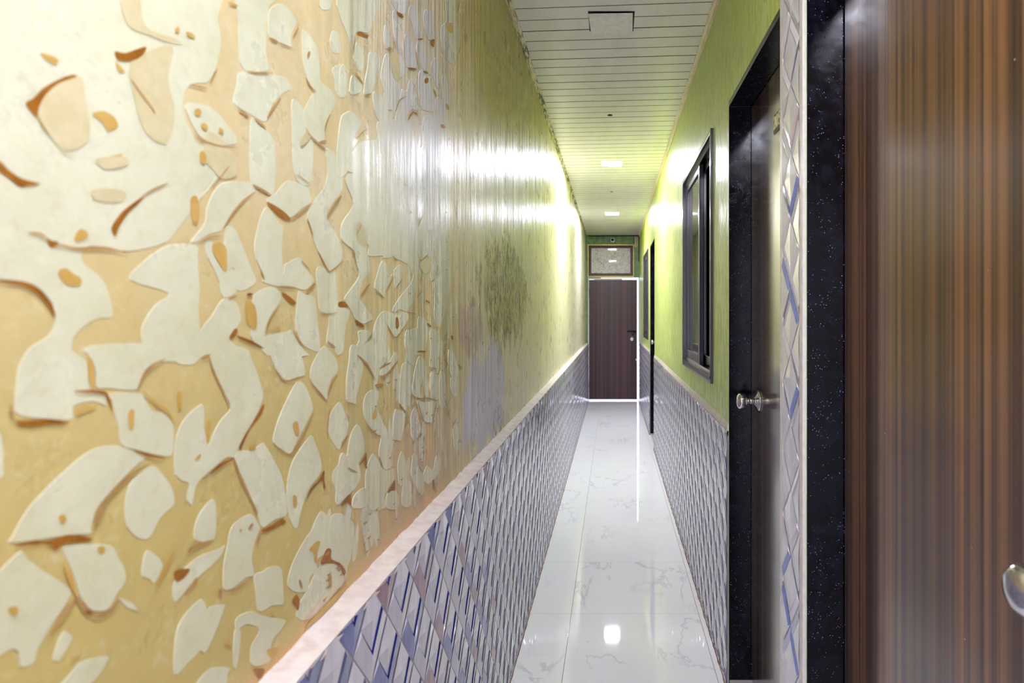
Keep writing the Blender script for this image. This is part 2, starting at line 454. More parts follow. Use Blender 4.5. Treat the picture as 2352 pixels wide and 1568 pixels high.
ZS = 3.92
REG = dict(A=(0, 0), B=(400, 0), C=(0, 400), D=(400, 400), E=(0, 800), F=(400, 800), G=(0, 1168), H=(400, 1168), I=(780, 0), J=(780, 400), K=(780, 760), P=(0, 0))
def cv(reg, pts):
    ox, oy = REG[reg]; s = 1.0 if reg == 'P' else ZS
    return [(ox+a/s, oy+b/s) for a, b in pts]
CREAM = [
('P', [(-60,-60),(495,-60),(500,40),(508,95),(498,150),(480,190),(445,195),(425,215),(420,260),(440,300),(455,330),(500,340),(530,345),(525,360),(500,400),(470,440),(455,470),(430,500),(400,540),(380,560),(300,580),(205,568),(190,600),(235,640),(255,690),(258,730),(225,735),(185,760),(165,800),(200,830),(205,880),(240,905),(245,935),(215,925),(170,935),(165,965),(100,965),(40,955),(32,930),(40,850),(65,800),(110,770),(125,730),(110,690),(70,655),(0,645),(-60,640)]),
('B', [(580,-40),(960,-40),(860,60),(840,200),(830,330),(830,500),(850,640),(660,650),(600,590),(580,500),(575,200)]),
('B', [(860,80),(960,30),(1050,100),(1100,200),(1090,250),(1050,330),(1050,430),(920,380),(850,340),(845,200)]),
('B', [(610,640),(900,670),(1000,700),(1060,800),(960,860),(880,960),(830,1100),(720,1060),(560,960),(530,900),(560,760)]),
('B', [(1155,260),(1230,330),(1290,440),(1310,600),(1330,740),(1400,790),(1440,860),(1450,930),(1420,1010),(1360,1120),(1350,1280),(1270,1270),(1200,1180),(1150,1050),(1180,960),(1240,850),(1270,830),(1200,740),(1160,560),(1150,400)]),
('B', [(1320,-20),(1420,-20),(1410,80),(1360,100),(1320,80)]),
('B', [(1415,290),(1470,290),(1500,400),(1490,480),(1430,480),(1405,400)]),
('B', [(1425,610),(1545,600),(1540,860),(1470,870),(1440,740)]),
('P', [(576,275),(588,276),(612,296),(630,330),(632,400),(625,450),(600,440),(576,425),(573,340)]),
('B', [(1060,900),(1150,960),(1170,1080),(1190,1180),(1130,1290),(1160,1340),(1250,1260),(1240,1600),(1210,1680),(1110,1640),(1070,1500),(1060,1200)]),
('P', [(748,340),(770,352),(785,385),(787,420),(785,440),(767,465),(750,495),(757,512),(775,543),(785,568),(785,598),(757,624),(744,608),(729,578),(718,550),(711,522),(704,497),(719,464),(742,433),(752,400),(750,370)]),
('B', [(430,1380),(510,1370),(500,1450),(440,1560),(340,1690),(240,1800),(200,1790),(300,1690),(380,1560)]),
('B', [(100,930),(300,950),(420,1050),(530,1180),(560,1230),(550,1310),(400,1300),(260,1260),(180,1170),(120,1050)]),
('D', [(460,70),(620,60),(700,80),(730,160),(640,240),(560,320),(500,400),(440,490),(420,520),(300,560),(200,620),(150,600),(270,440),(290,300),(350,160),(400,100)]),
('D', [(910,170),(1010,60),(1100,70),(1200,120),(1230,200),(1230,260),(1150,320),(1050,400),(980,350),(830,250),(880,190)]),
('D', [(820,300),(870,330),(960,450),(980,470),(970,700),(980,1000),(800,980),(800,920),(760,830),(730,750),(720,620),(740,520),(770,400)]),
('D', [(1010,800),(1120,750),(1170,800),(1230,900),(1260,970),(1180,1050),(1060,1020),(900,1000),(980,900),(990,820)]),
('D', [(1280,850),(1360,840),(1390,880),(1450,870),(1470,1180),(1460,1240),(1370,1265),(1310,1240),(1290,1050)]),
('D', [(1120,1050),(1180,1080),(1260,1100),(1280,1200),(1300,1400),(1310,1600),(1180,1560),(1120,1480),(1090,1350),(1100,1200)]),
('D', [(1480,1200),(1560,1220),(1540,1400),(1510,1560),(1400,1560),(1370,1500),(1390,1350),(1400,1260)]),
('D', [(270,600),(340,600),(350,700),(430,840),(560,870),(560,1050),(500,1110),(430,1110),(400,980),(350,860),(300,760)]),
('D', [(440,1120),(560,1150),(600,1300),(560,1400),(500,1480),(600,1568),(620,1620),(180,1620),(240,1400),(330,1280)]),
('D', [(-400,960),(-300,800),(-60,640),(200,640),(210,740),(220,900),(230,1040),(220,1200),(235,1400),(240,1640),(-100,1700),(-240,1620),(-300,1400),(-180,1180),(-60,1080)]),
('D', [(460,480),(540,480),(580,560),(640,700),(700,860),(740,960),(680,1030),(560,1050),(540,860),(470,860),(450,700)]),
('D', [(740,1060),(880,1010),(960,1070),(950,1160),(880,1260),(820,1400),(800,1568),(700,1500),(680,1300),(700,1150)]),
('D', [(820,1460),(1000,1420),(1060,1400),(1100,1480),(1160,1568),(1200,1640),(830,1640)]),
('E', [(820,-30),(1500,-40),(1500,80),(1380,150),(1290,230),(1240,380),(960,370),(860,360),(850,200),(800,100)]),
('E', [(990,400),(1260,400),(1300,460),(1380,560),(1480,580),(1560,690),(1560,900),(1530,980),(1400,970),(1200,920),(1090,880),(1060,700),(1010,520)]),
('P', [(247,1022),(278,1024),(306,1035),(334,1050),(309,1075),(278,1106),(245,1142),(222,1172),(210,1208),(207,1228),(160,1232),(107,1240),(22,1250),(30,1225),(61,1170),(102,1124),(153,1075),(204,1035)]),
('P', [(350,1068),(375,1090),(395,1120),(400,1160),(370,1190),(345,1235),(320,1240),(295,1220),(285,1180),(290,1130),(310,1095)]),
('P', [(-60,980),(-5,990),(5,1010),(8,1060),(3,1100),(-60,1120)]),
('F', [(-20,-20),(330,-20),(310,50),(240,90),(180,150),(80,160),(0,120)]),
('F', [(320,60),(400,-10),(640,-10),(700,100),(760,250),(800,400),(790,490),(740,620),(650,760),(580,900),(540,990),(470,990),(400,1050),(300,1130),(200,1240),(160,1420),(110,1360),(130,1230),(60,1200),(0,1120),(150,1060),(300,880),(350,760),(420,640),(500,540),(440,400),(370,250)]),
('F', [(580,920),(700,910),(790,850),(830,880),(900,1000),(970,1150),(1000,1300),(1010,1500),(900,1550),(790,1620),(750,1490),(700,1380),(620,1210),(560,1060),(545,990)]),
('F', [(240,500),(270,560),(270,700),(300,850),(320,1000),(200,1080),(60,1180),(0,1100),(0,900),(30,750),(100,620)]),
('F', [(860,0),(1100,-20),(1140,40),(1180,230),(1100,270),(1000,300),(950,270),(890,150)]),
('F', [(1110,290),(1170,320),(1230,450),(1250,550),(1220,620),(1150,760),(1080,900),(1050,970),(980,930),(890,850),(900,750),(950,600),(1030,420),(1080,330)]),
('F', [(1340,-20),(1400,20),(1460,100),(1470,210),(1420,280),(1380,380),(1370,470),(1290,390),(1230,300),(1225,200),(1260,100)]),
('F', [(1490,480),(1530,560),(1568,660),(1560,760),(1510,870),(1480,920),(1430,860),(1390,780),(1380,680),(1420,560)]),
('F', [(1230,780),(1270,850),(1310,960),(1330,1080),(1290,1170),(1220,1260),(1170,1380),(1130,1520),(1110,1620),(1060,1600),(1020,1450),(1010,1250),(1050,1050),(1120,920)]),
('F', [(1568,950),(1650,1020),(1680,1150),(1640,1250),(1560,1330),(1490,1420),(1450,1300),(1420,1150),(1470,1050)]),
('F', [(330,1360),(370,1380),(380,1568),(360,1720),(290,1760),(230,1750),(180,1720),(180,1600),(240,1460)]),
('G', [(-60,560),(0,540),(180,380),(260,450),(400,560),(560,660),(640,740),(600,860),(520,980),(420,1140),(340,1280),(300,1400),(180,1440),(160,1330),(100,1280),(-60,1300)]),
('G', [(560,360),(640,320),(800,310),(1000,330),(1060,420),(1130,560),(1120,680),(1050,780),(990,900),(900,940),(800,920),(740,850),(690,720),(640,560)]),
('G', [(560,1110),(640,1130),(640,1200),(560,1350),(500,1390),(470,1330)]),
('G', [(700,1380),(940,1320),(970,1370),(840,1568),(600,1700),(500,1640),(640,1470)]),
('G', [(1300,400),(1360,380),(1460,480),(1440,600),(1380,680),(1330,640),(1270,600)]),
('G', [(1060,800),(1200,850),(1240,930),(1130,900)]),
('H', [(550,120),(640,60),(700,50),(740,100),(770,180),(730,300),(700,450),(720,600),(640,630),(560,700),(490,740),(440,720),(440,520),(470,350),(500,200)]),
('H', [(720,600),(800,560),(860,520),(960,530),(980,700),(980,860),(880,880),(800,930),(750,920),(730,760)]),
('H', [(1310,30),(1370,60),(1390,250),(1400,400),(1330,430),(1280,480),(1290,560),(1220,620),(1200,740),(1100,760),(1020,700),(1040,560),(1090,430),(1190,250),(1230,200)]),
('H', [(1420,60),(1500,40),(1560,80),(1620,150),(1600,400),(1550,520),(1430,460),(1400,350),(1390,200)]),
('H', [(1300,530),(1430,490),(1510,560),(1540,660),(1460,740),(1380,850),(1300,950),(1180,1010),(1100,980),(1120,860),(1180,760),(1240,640)]),
('H', [(220,820),(280,850),(300,1000),(250,1250),(120,1400),(0,1500),(0,1200),(60,1000)]),
('H', [(320,880),(440,860),(450,900),(380,1100),(280,1300),(230,1250),(280,1000)]),
('H', [(200,1568),(300,1450),(400,1420),(500,1430),(480,1500),(440,1640),(180,1660)]),
('H', [(560,980),(700,920),(800,960),(1000,1000),(960,1100),(880,1200),(860,1380),(700,1420),(690,1240),(760,1100),(650,1050),(560,1100)]),
('H', [(540,1100),(600,1120),(560,1430),(530,1400)]),
('H', [(0,650),(200,440),(400,360),(460,330),(400,460),(200,640),(60,800),(0,840)]),
('I', [(0,-30),(350,-30),(350,80),(300,200),(260,300),(170,290),(130,340),(110,480),(60,300),(0,150)]),
('I', [(150,380),(190,430),(220,550),(200,650),(150,620),(120,500)]),
('I', [(270,470),(370,510),(360,620),(310,780),(280,850),(220,860),(220,760),(250,600)]),
('I', [(410,490),(450,520),(470,650),(540,770),(540,880),(500,1000),(460,1100),(340,1080),(300,900),(310,820),(400,860),(370,720),(370,640)]),
('I', [(410,220),(450,300),(460,420),(410,440),(395,320)]),
('I', [(480,100),(520,120),(540,350),(560,500),(600,640),(540,700),(540,520),(500,380),(480,220)]),
('I', [(460,-20),(610,-20),(600,100),(570,130),(510,100)]),
('I', [(640,50),(690,70),(720,220),(740,340),(700,370),(660,260),(620,120)]),
('I', [(590,310),(640,330),(680,450),(700,610),(620,610),(590,580),(570,420)]),
('I', [(710,360),(760,400),(790,640),(740,620),(700,520),(690,420)]),
('I', [(760,100),(820,110),(840,330),(800,360),(760,250)]),
('I', [(630,720),(660,760),(700,900),(710,1000),(650,990),(600,1050),(560,1100),(500,1080),(540,900),(560,800),(600,820)]),
('I', [(720,640),(790,660),(850,860),(850,1000),(770,1000),(730,960),(710,800)]),
('I', [(860,520),(890,580),(880,700),(920,780),(870,790),(820,600)]),
('I', [(940,670),(980,760),(990,900),(960,1000),(950,1120),(850,1080),(870,880),(930,870),(920,720)]),
('I', [(960,-20),(1070,-20),(1050,150),(1080,300),(1040,560),(980,560),(930,480),(910,260),(960,180)]),
('I', [(0,1100),(60,1010),(120,1010),(190,1120),(130,1240),(100,1400),(60,1568),(-30,1568)]),
('I', [(0,620),(50,600),(60,850),(0,860)]),
('I', [(130,680),(200,760),(180,840),(90,850),(100,700)]),
('I', [(230,1260),(340,1250),(340,1100),(470,1080),(620,1100),(700,1300),(740,1300),(760,1050),(900,1100),(960,1300),(960,1560),(100,1560),(120,1350)]),  # lamp glare on the wall, painted as a pale cream patch
('J', [(70,0),(450,0),(450,480),(460,620),(480,740),(390,760),(380,740),(260,740),(260,660),(240,640),(260,780),(270,880),(210,960),(180,1090),(220,1180),(300,1290),(240,1340),(200,1350),(130,1300),(100,1230),(40,1130),(90,1040),(170,920),(150,820),(130,700),(60,640),(10,580),(20,440),(110,300),(110,230)]),
('J', [(460,-10),(960,-10),(960,600),(1000,900),(960,1200),(900,1380),(850,1300),(850,1100),(820,950),(800,740),(730,780),(690,700),(690,1000),(670,1130),(640,1180),(600,1240),(540,1220),(490,1250),(480,1200),(560,1080),(640,980),(660,900),(620,830),(560,790),(480,740),(450,600)]),
('J', [(380,780),(430,830),(430,920),(480,900),(410,1050),(400,1110),(340,1060),(310,1020),(330,920)]),
('J', [(560,810),(570,880),(540,980),(500,1030),(490,950),(490,860)]),
('J', [(340,1290),(400,1230),(500,1250),(600,1240),(620,1300),(560,1400),(490,1490),(430,1370),(420,1600),(310,1600),(300,1420)]),
('J', [(600,1400),(690,1440),(710,1280),(790,1340),(760,1600),(600,1600)]),
('J', [(0,1200),(90,1230),(50,1400),(30,1600),(-40,1600),(-40,1200)]),
('J', [(170,1410),(280,1420),(250,1500),(120,1600),(170,1500)]),
('K', [(100,130),(180,130),(240,100),(300,60),(410,0),(410,150),(430,250),(370,330),(330,360),(330,450),(300,400),(240,290),(160,220),(210,290),(190,450),(150,590),(140,660),(70,640),(55,580),(60,420),(80,280)]),
('K', [(370,350),(430,300),(500,190),(530,240),(480,340),(370,410)]),
('K', [(290,530),(350,540),(350,600),(340,700),(380,800),(430,900),(490,1000),(450,1080),(470,1200),(450,1240),(390,1240),(350,1100),(370,960),(330,930),(240,830),(210,700),(230,580)]),
('K', [(150,840),(190,880),(220,1000),(220,1100),(170,1200),(150,1270),(70,1230),(70,1080),(100,930)]),
('K', [(290,1110),(340,1150),(390,1240),(450,1250),(490,1240),(490,1350),(440,1420),(400,1500),(400,1600),(260,1600),(230,1300)]),
('K', [(570,290),(620,290),(650,330),(640,480),(600,740),(570,700),(535,650),(540,480),(550,370)]),
('K', [(620,0),(760,-20),(770,170),(690,180),(670,310),(610,270),(600,120)]),
('K', [(810,0),(880,0),(910,150),(870,340),(810,320),(820,150)]),
('K', [(720,220),(780,300),(750,420),(720,540),(760,600),(690,600),(650,540),(680,330)]),
('K', [(510,700),(590,740),(590,800),(550,990),(480,980),(480,840),(490,740)]),
('K', [(700,630),(760,640),(860,640),(870,740),(830,830),(770,820),(730,780)]),
('K', [(680,680),(710,800),(730,880),(700,960),(650,980),(640,850),(640,760)]),
('K', [(560,1080),(600,1200),(600,1330),(540,1400),(520,1250),(530,1150)]),
('K', [(660,1110),(700,1130),(690,1290),(680,1420),(640,1300),(650,1180)]),
('K', [(710,1200),(750,1290),(760,1450),(710,1470),(690,1350)]),
('K', [(790,1210),(840,1250),(870,1120),(910,1150),(900,1280),(840,1340),(800,1380),(750,1340),(760,1260)]),
('K', [(820,370),(870,400),(870,600),(830,590),(810,520)]),
('K', [(900,380),(950,400),(950,660),(900,670)]),
('K', [(980,170),(1020,190),(1060,300),(1060,420),(1010,430),(980,300)]),
('K', [(1000,420),(1060,440),(1060,580),(1010,570)]),
('K', [(1040,830),(1080,850),(1070,950),(1060,1100),(1040,1100),(1020,900)]),
('K', [(0,1130),(60,1120),(60,1230),(100,1280),(100,1450),(20,1540),(-40,1540)]),
('K', [(130,1480),(230,1410),(260,1568),(120,1600)]),
('K', [(420,1480),(480,1430),(530,1480),(520,1600),(420,1600)]),
('K', [(580,1350),(640,1360),(640,1568),(560,1568)]),
]
# overlays: (region, points, material)  2 = faint, 3 = ochre, 4 = brown
OVER = [
('P', [(85,240),(110,205),(150,180),(185,178),(195,230),(205,290),(195,330),(150,345),(110,310),(85,270)], 2),
('P', [(210,262),(235,255),(262,270),(268,292),(245,300),(232,280)], 3),
('P', [(275,-10),(318,-10),(325,40),(345,70),(400,88),(415,100),(380,96),(335,78),(292,58)], 2),
('P', [(345,115),(395,108),(385,180),(400,260),(380,330),(330,300),(305,220),(295,150)], 2),
('P', [(262,118),(285,122),(315,112),(334,108),(325,128),(300,140),(270,138)], 4),
('P', [(265,142),(285,165),(272,165),(265,152)], 3),
('P', [(90,122),(115,127),(132,138),(125,148),(108,140)], 3),
('P', [(57,236),(75,225),(100,200),(150,175),(172,172),(170,178),(135,190),(105,215),(90,240),(82,268),(72,260)], 4),
('P', [(-10,368),(0,372),(20,392),(48,410),(90,422),(60,427),(42,428),(14,406),(-10,388)], 4),
('P', [(255,530),(257,515),(280,485),(310,462),(330,448),(318,465),(290,492),(270,525),(264,542)], 4),
('P', [(104,545),(115,552),(132,556),(125,566),(112,566)], 4),
('P', [(168,550),(180,527),(195,530),(200,543),(182,554)], 3),
('P', [(132,622),(150,616),(165,628),(185,640),(180,655),(155,655),(138,640)], 3),
('P', [(248,360),(280,353),(270,362),(252,367)], 3),
('P', [(218,50+318),(230,362),(285,360),(290,380),(240,388)], 2),
('P', [(205,440),(240,432),(285,440),(280,462),(225,462)], 2),
('D', [(300,-380),(430,-300),(520,-180),(560,0),(420,40),(330,-60),(260,-160)], 2),
('D', [(340,640),(400,610),(460,660),(470,780),(460,880),(400,800),(350,720)], 3),
('D', [(140,230),(200,200),(220,330),(210,430),(160,430)], 3),
('D', [(640,1140),(720,1180),(740,1330),(720,1400),(650,1330)], 3),
('D', [(830,250),(900,280),(1000,350),(1045,410),(1000,415),(940,380),(870,310)], 4),
('D', [(960,1060),(1020,1090),(1080,1140),(1090,1165),(1050,1170),(990,1110)], 4),
('D', [(490,1478),(530,1400),(560,1390),(560,1430),(520,1480)], 4),
('D', [(1480,1150),(1530,1150),(1560,1190),(1480,1190)], 4),
('E', [(130,645),(180,650),(300,645),(450,635),(540,655),(620,665),(560,682),(450,680),(300,703),(170,695)], 4),
('E', [(670,560),(720,530),(860,520),(800,560),(690,600)], 3),
('E', [(780,110),(830,120),(850,340),(810,360)], 3),
('E', [(1150,570),(1200,560),(1190,720),(1155,720)], 3),
('E', [(520,1510),(570,1500),(590,1550),(540,1570)], 3),
('F', [(800,500),(780,590),(680,720),(610,870),(590,915),(580,880),(620,800),(690,680)], 4),
('F', [(1185,1375),(1220,1270),(1290,1190),(1338,1105),(1350,1110),(1345,1180),(1360,1250),(1340,1260),(1330,1190),(1240,1270),(1205,1330)], 4),
('F', [(1065,680),(1105,660),(1120,770),(1090,780)], 3),
('F', [(1065,1330),(1095,1330),(1100,1420),(1070,1430)], 3),
('F', [(670,870),(725,870),(725,910),(680,915)], 3),
('F', [(175,1000),(220,955),(235,965),(205,1000)], 3),
('F', [(20,400),(60,400),(60,530),(25,540)], 3),
('G', [(100,340),(280,290),(420,290),(580,238),(700,240),(820,268),(780,295),(600,310),(540,335),(490,368),(430,320),(300,320)], 4),
('G', [(870,350),(930,340),(930,400),(890,400)], 3),
('G', [(520,70),(570,60),(580,120),(545,140)], 3),
('G', [(60,900),(140,880),(150,950),(90,950)], 3),
('H', [(0,560),(130,540),(100,600),(40,650),(0,640)], 4),
('H', [(780,190),(870,150),(960,92),(1000,120),(960,148),(820,210)], 4),
('H', [(1370,360),(1410,370),(1410,450),(1490,490),(1540,560),(1520,600),(1480,510),(1390,490),(1315,500),(1335,430)], 4),
('H', [(1210,370),(1270,300),(1310,300),(1285,400),(1280,480),(1258,480),(1250,400)], 3),
('H', [(1060,830),(1095,772),(1125,830),(1110,915),(1090,880)], 4),
('H', [(1380,600),(1410,595),(1415,700),(1390,705)], 3),
('H', [(710,1440),(800,1440),(800,1480),(760,1530),(720,1480)], 4),
('H', [(830,1270),(930,1250),(900,1340),(850,1330)], 3),
('I', [(150,302),(180,286),(210,302),(257,316),(240,335),(190,320)], 4),
('I', [(812,372),(850,352),(845,420),(830,410)], 4),
('I', [(960,220),(1010,210),(1020,290),(980,290)], 3),
('I', [(470,500),(530,500),(540,700),(500,720),(465,620)], 2),
('J', [(160,440),(200,450),(240,560),(230,650),(190,640),(150,560)], 2),
('J', [(720,800),(810,740),(820,850),(760,890)], 2),
('J', [(430,820),(465,840),(450,920),(430,910)], 2),
('J', [(0,1150),(50,1160),(60,1190),(0,1190)], 4),
('J', [(500,1300),(520,1290),(530,1370),(505,1390)], 4),
('K', [(170,1210),(215,1140),(236,1095),(242,1230),(228,1225),(215,1175)], 4),
('K', [(430,1460),(470,1370),(495,1342),(495,1430),(460,1432)], 4),
('K', [(20,1540),(90,1465),(100,1565),(60,1540)], 4),
('K', [(290,780),(320,695),(335,750),(315,790)], 3),
]
STR = [  # region, points, width, material index (4 brown, 5 line, 3 ochre)
('P', [(82,262),(95,290),(112,312)], 4, 5), ('P', [(300,185),(325,220),(345,245),(355,262)], 5, 5),
('P', [(62,535),(90,537),(106,548)], 6, 5), ('P', [(125,560),(170,572),(235,568),(295,582)], 7, 5),
('P', [(-8,645),(50,650),(85,668),(112,700),(124,728)], 11, 4), ('P', [(325,450),(350,435),(385,420)], 5, 5),
('P', [(172,360),(150,352),(120,330)], 4, 2),
('B', [(130,760),(200,775),(290,800)], 16, 5), ('B', [(380,620),(340,690),(315,760)], 14, 5),
('B', [(650,640),(720,655),(880,660)], 18, 5), ('B', [(850,340),(930,380)], 22, 5), ('B', [(930,380),(1060,435)], 12, 5),
('B', [(570,980),(670,1060)], 24, 5), ('B', [(720,1070),(820,1155)], 22, 5), ('B', [(950,880),(880,980),(830,1060)], 20, 5),
('B', [(180,1180),(240,1260),(380,1310),(560,1330)], 16, 5), ('B', [(1180,700),(1220,780),(1275,830)], 14, 5),
('B', [(1400,1030),(1360,1120),(1350,1190)], 12, 5), ('B', [(1200,1200),(1290,1290),(1370,1360)], 16, 5),
('B', [(1215,1220),(1135,1310)], 44, 2), ('B', [(1300,1280),(1370,1268)], 22, 5), ('B', [(100,290),(180,340)], 34, 3),
('B', [(490,1490),(410,1590),(330,1690)], 12, 5), ('B', [(480,20),(570,55)], 22, 3), ('B', [(1110,250),(1060,340)], 12, 5),
('B', [(0,260),(40,275)], 50, 3), ('B', [(190,980),(220,1040)], 60, 3), ('B', [(240,1110),(290,1170)], 50, 3), ('B', [(400,1150),(430,1210)], 34, 3),
('B', [(1210,460),(1200,520)], 24, 5), ('B', [(240,1360),(260,1480)], 60, 3),
('D', [(440,490),(500,380),(600,250),(720,160)], 20, 5), ('D', [(700,95),(870,190)], 24, 5), ('D', [(1045,415),(1130,350),(1240,260)], 20, 5),
('D', [(1500,190),(1440,280),(1370,390)], 28, 5), ('D', [(1290,690),(1350,810),(1390,885),(1450,840),(1520,780)], 12, 5),
('D', [(210,625),(300,570),(410,550)], 16, 5), ('D', [(770,850),(810,950)], 14, 5), ('D', [(890,1010),(1090,1030)], 14, 5),
('D', [(820,1430),(850,1320),(940,1180)], 16, 5), ('D', [(830,1420),(980,1370)], 14, 3), ('D', [(1265,980),(1180,1070)], 26, 5),
('D', [(1310,1240),(1370,1262),(1470,1240)], 10, 5), ('D', [(560,1460),(660,1500),(800,1568)], 26, 4), ('D', [(1140,780),(1220,870)], 12, 5),
('D', [(645,1085),(700,1078)], 26, 4), ('D', [(1370,1500),(1450,1560)], 14, 5), ('D', [(480,1130),(560,1090)], 16, 5), ('D', [(1100,0),(1220,90)], 10, 5),
('D', [(1190,390),(1250,560)], 10, 5), ('D', [(1060,1400),(1130,1530),(1200,1570)], 12, 5),
('E', [(660,385),(800,385),(950,400),(1000,560)], 26, 4), ('E', [(1230,370),(1280,240),(1370,150),(1480,90)], 24, 5),
('E', [(1200,920),(1330,960),(1480,990)], 26, 4), ('E', [(830,1568),(900,1420),(1060,1240),(1200,1110),(1340,1040)], 32, 5),
('E', [(1280,390),(1400,500),(1500,560),(1560,680)], 26, 3), ('E', [(80,500),(90,600),(140,660)], 20, 5),
('F', [(495,540),(430,380),(340,200),(305,60)], 14, 5), ('F', [(240,100),(320,50)], 22, 5), ('F', [(310,1130),(420,1040),(530,990)], 26, 4),
('F', [(530,990),(570,1120),(640,1260),(740,1490)], 22, 5), ('F', [(890,170),(980,290),(1060,290),(1180,255)], 12, 5),
('F', [(880,860),(1040,975),(1140,820),(1250,580)], 17, 5), ('F', [(1230,310),(1370,480)], 15, 5), ('F', [(1380,420),(1410,320),(1470,230)], 14, 5),
('F', [(1395,540),(1375,700),(1375,820)], 11, 5), ('F', [(1500,880),(1560,780)], 18, 5), ('F', [(1495,1410),(1580,1335)], 28, 4),
('F', [(305,640),(290,850)], 30, 3), ('F', [(240,1180),(320,1130)], 14, 5),
('G', [(560,480),(620,640),(680,780)], 42, 3), ('G', [(680,780),(740,900),(800,950)], 40, 5), ('G', [(680,780),(560,960),(440,1140)], 44, 5),
('G', [(780,950),(900,975),(1010,900),(1060,800)], 30, 5), ('G', [(760,930),(820,945)], 40, 4), ('G', [(840,190),(880,80),(940,0)], 28, 5),
('G', [(1400,690),(1500,500),(1560,380)], 34, 3), ('G', [(620,1400),(720,1310)], 34, 3),
('H', [(120,400),(130,370),(200,330),(340,280)], 30, 5), ('H', [(190,620),(170,680),(80,780)], 30, 5), ('H', [(775,200),(740,330)], 16, 5),
('H', [(440,740),(540,740),(700,610)], 18, 5), ('H', [(405,720),(410,800)], 34, 5), ('H', [(1540,700),(1420,830),(1280,970),(1180,1070)], 44, 3),
('H', [(700,130),(660,190)], 22, 5), ('H', [(580,190),(600,200)], 22, 5), ('H', [(450,1190),(500,1230)], 40, 3),
('H', [(720,0),(735,50)], 22, 5), ('H', [(1120,640),(1145,720)], 20, 5), ('H', [(860,930),(890,960)], 34, 3),
('I', [(510,110),(570,155)], 28, 4), ('I', [(612,615),(690,622)], 18, 4), ('I', [(700,355),(745,350)], 16, 4), ('I', [(750,640),(795,662)], 20, 4),
('I', [(785,700),(770,750)], 36, 4), ('I', [(220,860),(280,845)], 18, 5), ('I', [(610,1080),(655,1000),(705,1035)], 14, 4),
('I', [(500,1000),(530,900),(600,860)], 10, 5), ('I', [(840,800),(870,870)], 12, 5), ('I', [(960,935),(975,990)], 26, 5), ('I', [(910,1125),(945,1150)], 30, 4),
('I', [(130,650),(210,760)], 18, 5), ('I', [(430,430),(460,445)], 30, 5), ('I', [(140,1250),(230,1160)], 12, 5), ('I', [(570,330),(580,560)], 6, 5),
('I', [(135,340),(115,500)], 8, 5), ('I', [(470,470),(490,360)], 8, 5), ('I', [(680,450),(700,600)], 6, 5), ('I', [(430,990),(470,995)], 14, 5),
('I', [(1060,100),(1080,20)], 8, 5), ('I', [(1275,740),(1285,850)], 8, 5), ('I', [(1070,480),(1080,420)], 10, 5),
('J', [(265,985),(180,1100)], 20, 5), ('J', [(310,1030),(400,1120)], 14, 5), ('J', [(130,1320),(215,1375)], 26, 4), ('J', [(700,470),(745,370)], 14, 5),
('J', [(730,780),(800,715)], 12, 5), ('J', [(410,1060),(490,910)], 9, 5), ('J', [(500,1030),(560,940)], 9, 5),
('J', [(420,1350),(495,1490),(580,1370)], 10, 5), ('J', [(690,1110),(735,1050)], 10, 5), ('J', [(770,1135),(810,1160)], 14, 4),
('J', [(780,1340),(820,1375)], 16, 4), ('J', [(600,1240),(690,1260)], 9, 5), ('J', [(820,970),(855,938)], 10, 5), ('J', [(250,1500),(295,1420)], 12, 5),
('J', [(1005,1450),(1015,1490)], 20, 4), ('J', [(480,760),(515,772)], 16, 5), ('J', [(150,540),(190,450)], 9, 5), ('J', [(60,640),(120,700),(150,820)], 9, 5),
('K', [(150,215),(240,290),(310,430)], 15, 5), ('K', [(360,330),(460,280)], 15, 5), ('K', [(360,425),(440,380),(520,265)], 24, 5),
('K', [(55,640),(140,665)], 14, 5), ('K', [(230,830),(310,930),(360,945)], 15, 5), ('K', [(310,490),(390,480)], 26, 5),
('K', [(695,185),(775,185)], 18, 4), ('K', [(820,330),(868,342)], 12, 5), ('K', [(680,610),(790,600),(875,628)], 13, 5),
('K', [(600,790),(590,850)], 18, 5), ('K', [(70,1230),(155,1278)], 14, 5), ('K', [(470,980),(545,995)], 12, 5), ('K', [(700,960),(738,920)], 12, 5),
('K', [(840,1340),(850,1430)], 16, 4), ('K', [(10,1020),(62,950)], 20, 5), ('K', [(760,832),(815,825)], 12, 5), ('K', [(530,650),(598,745)], 12, 5),
('K', [(700,640),(740,780),(770,830)], 8, 5), ('K', [(870,640),(830,830)], 8, 5), ('K', [(350,1130),(385,1230)], 9, 5), ('K', [(930,150),(970,300)], 8, 5),
('K', [(1060,300),(1100,340)], 16, 5), ('K', [(1160,40),(1165,250)], 10, 5), ('K', [(700,1200),(745,1280)], 9, 5), ('K', [(1010,860),(1040,800)], 8, 5),
('K', [(990,700),(970,780)], 8, 5), ('K', [(940,620),(980,700)], 8, 5),
]
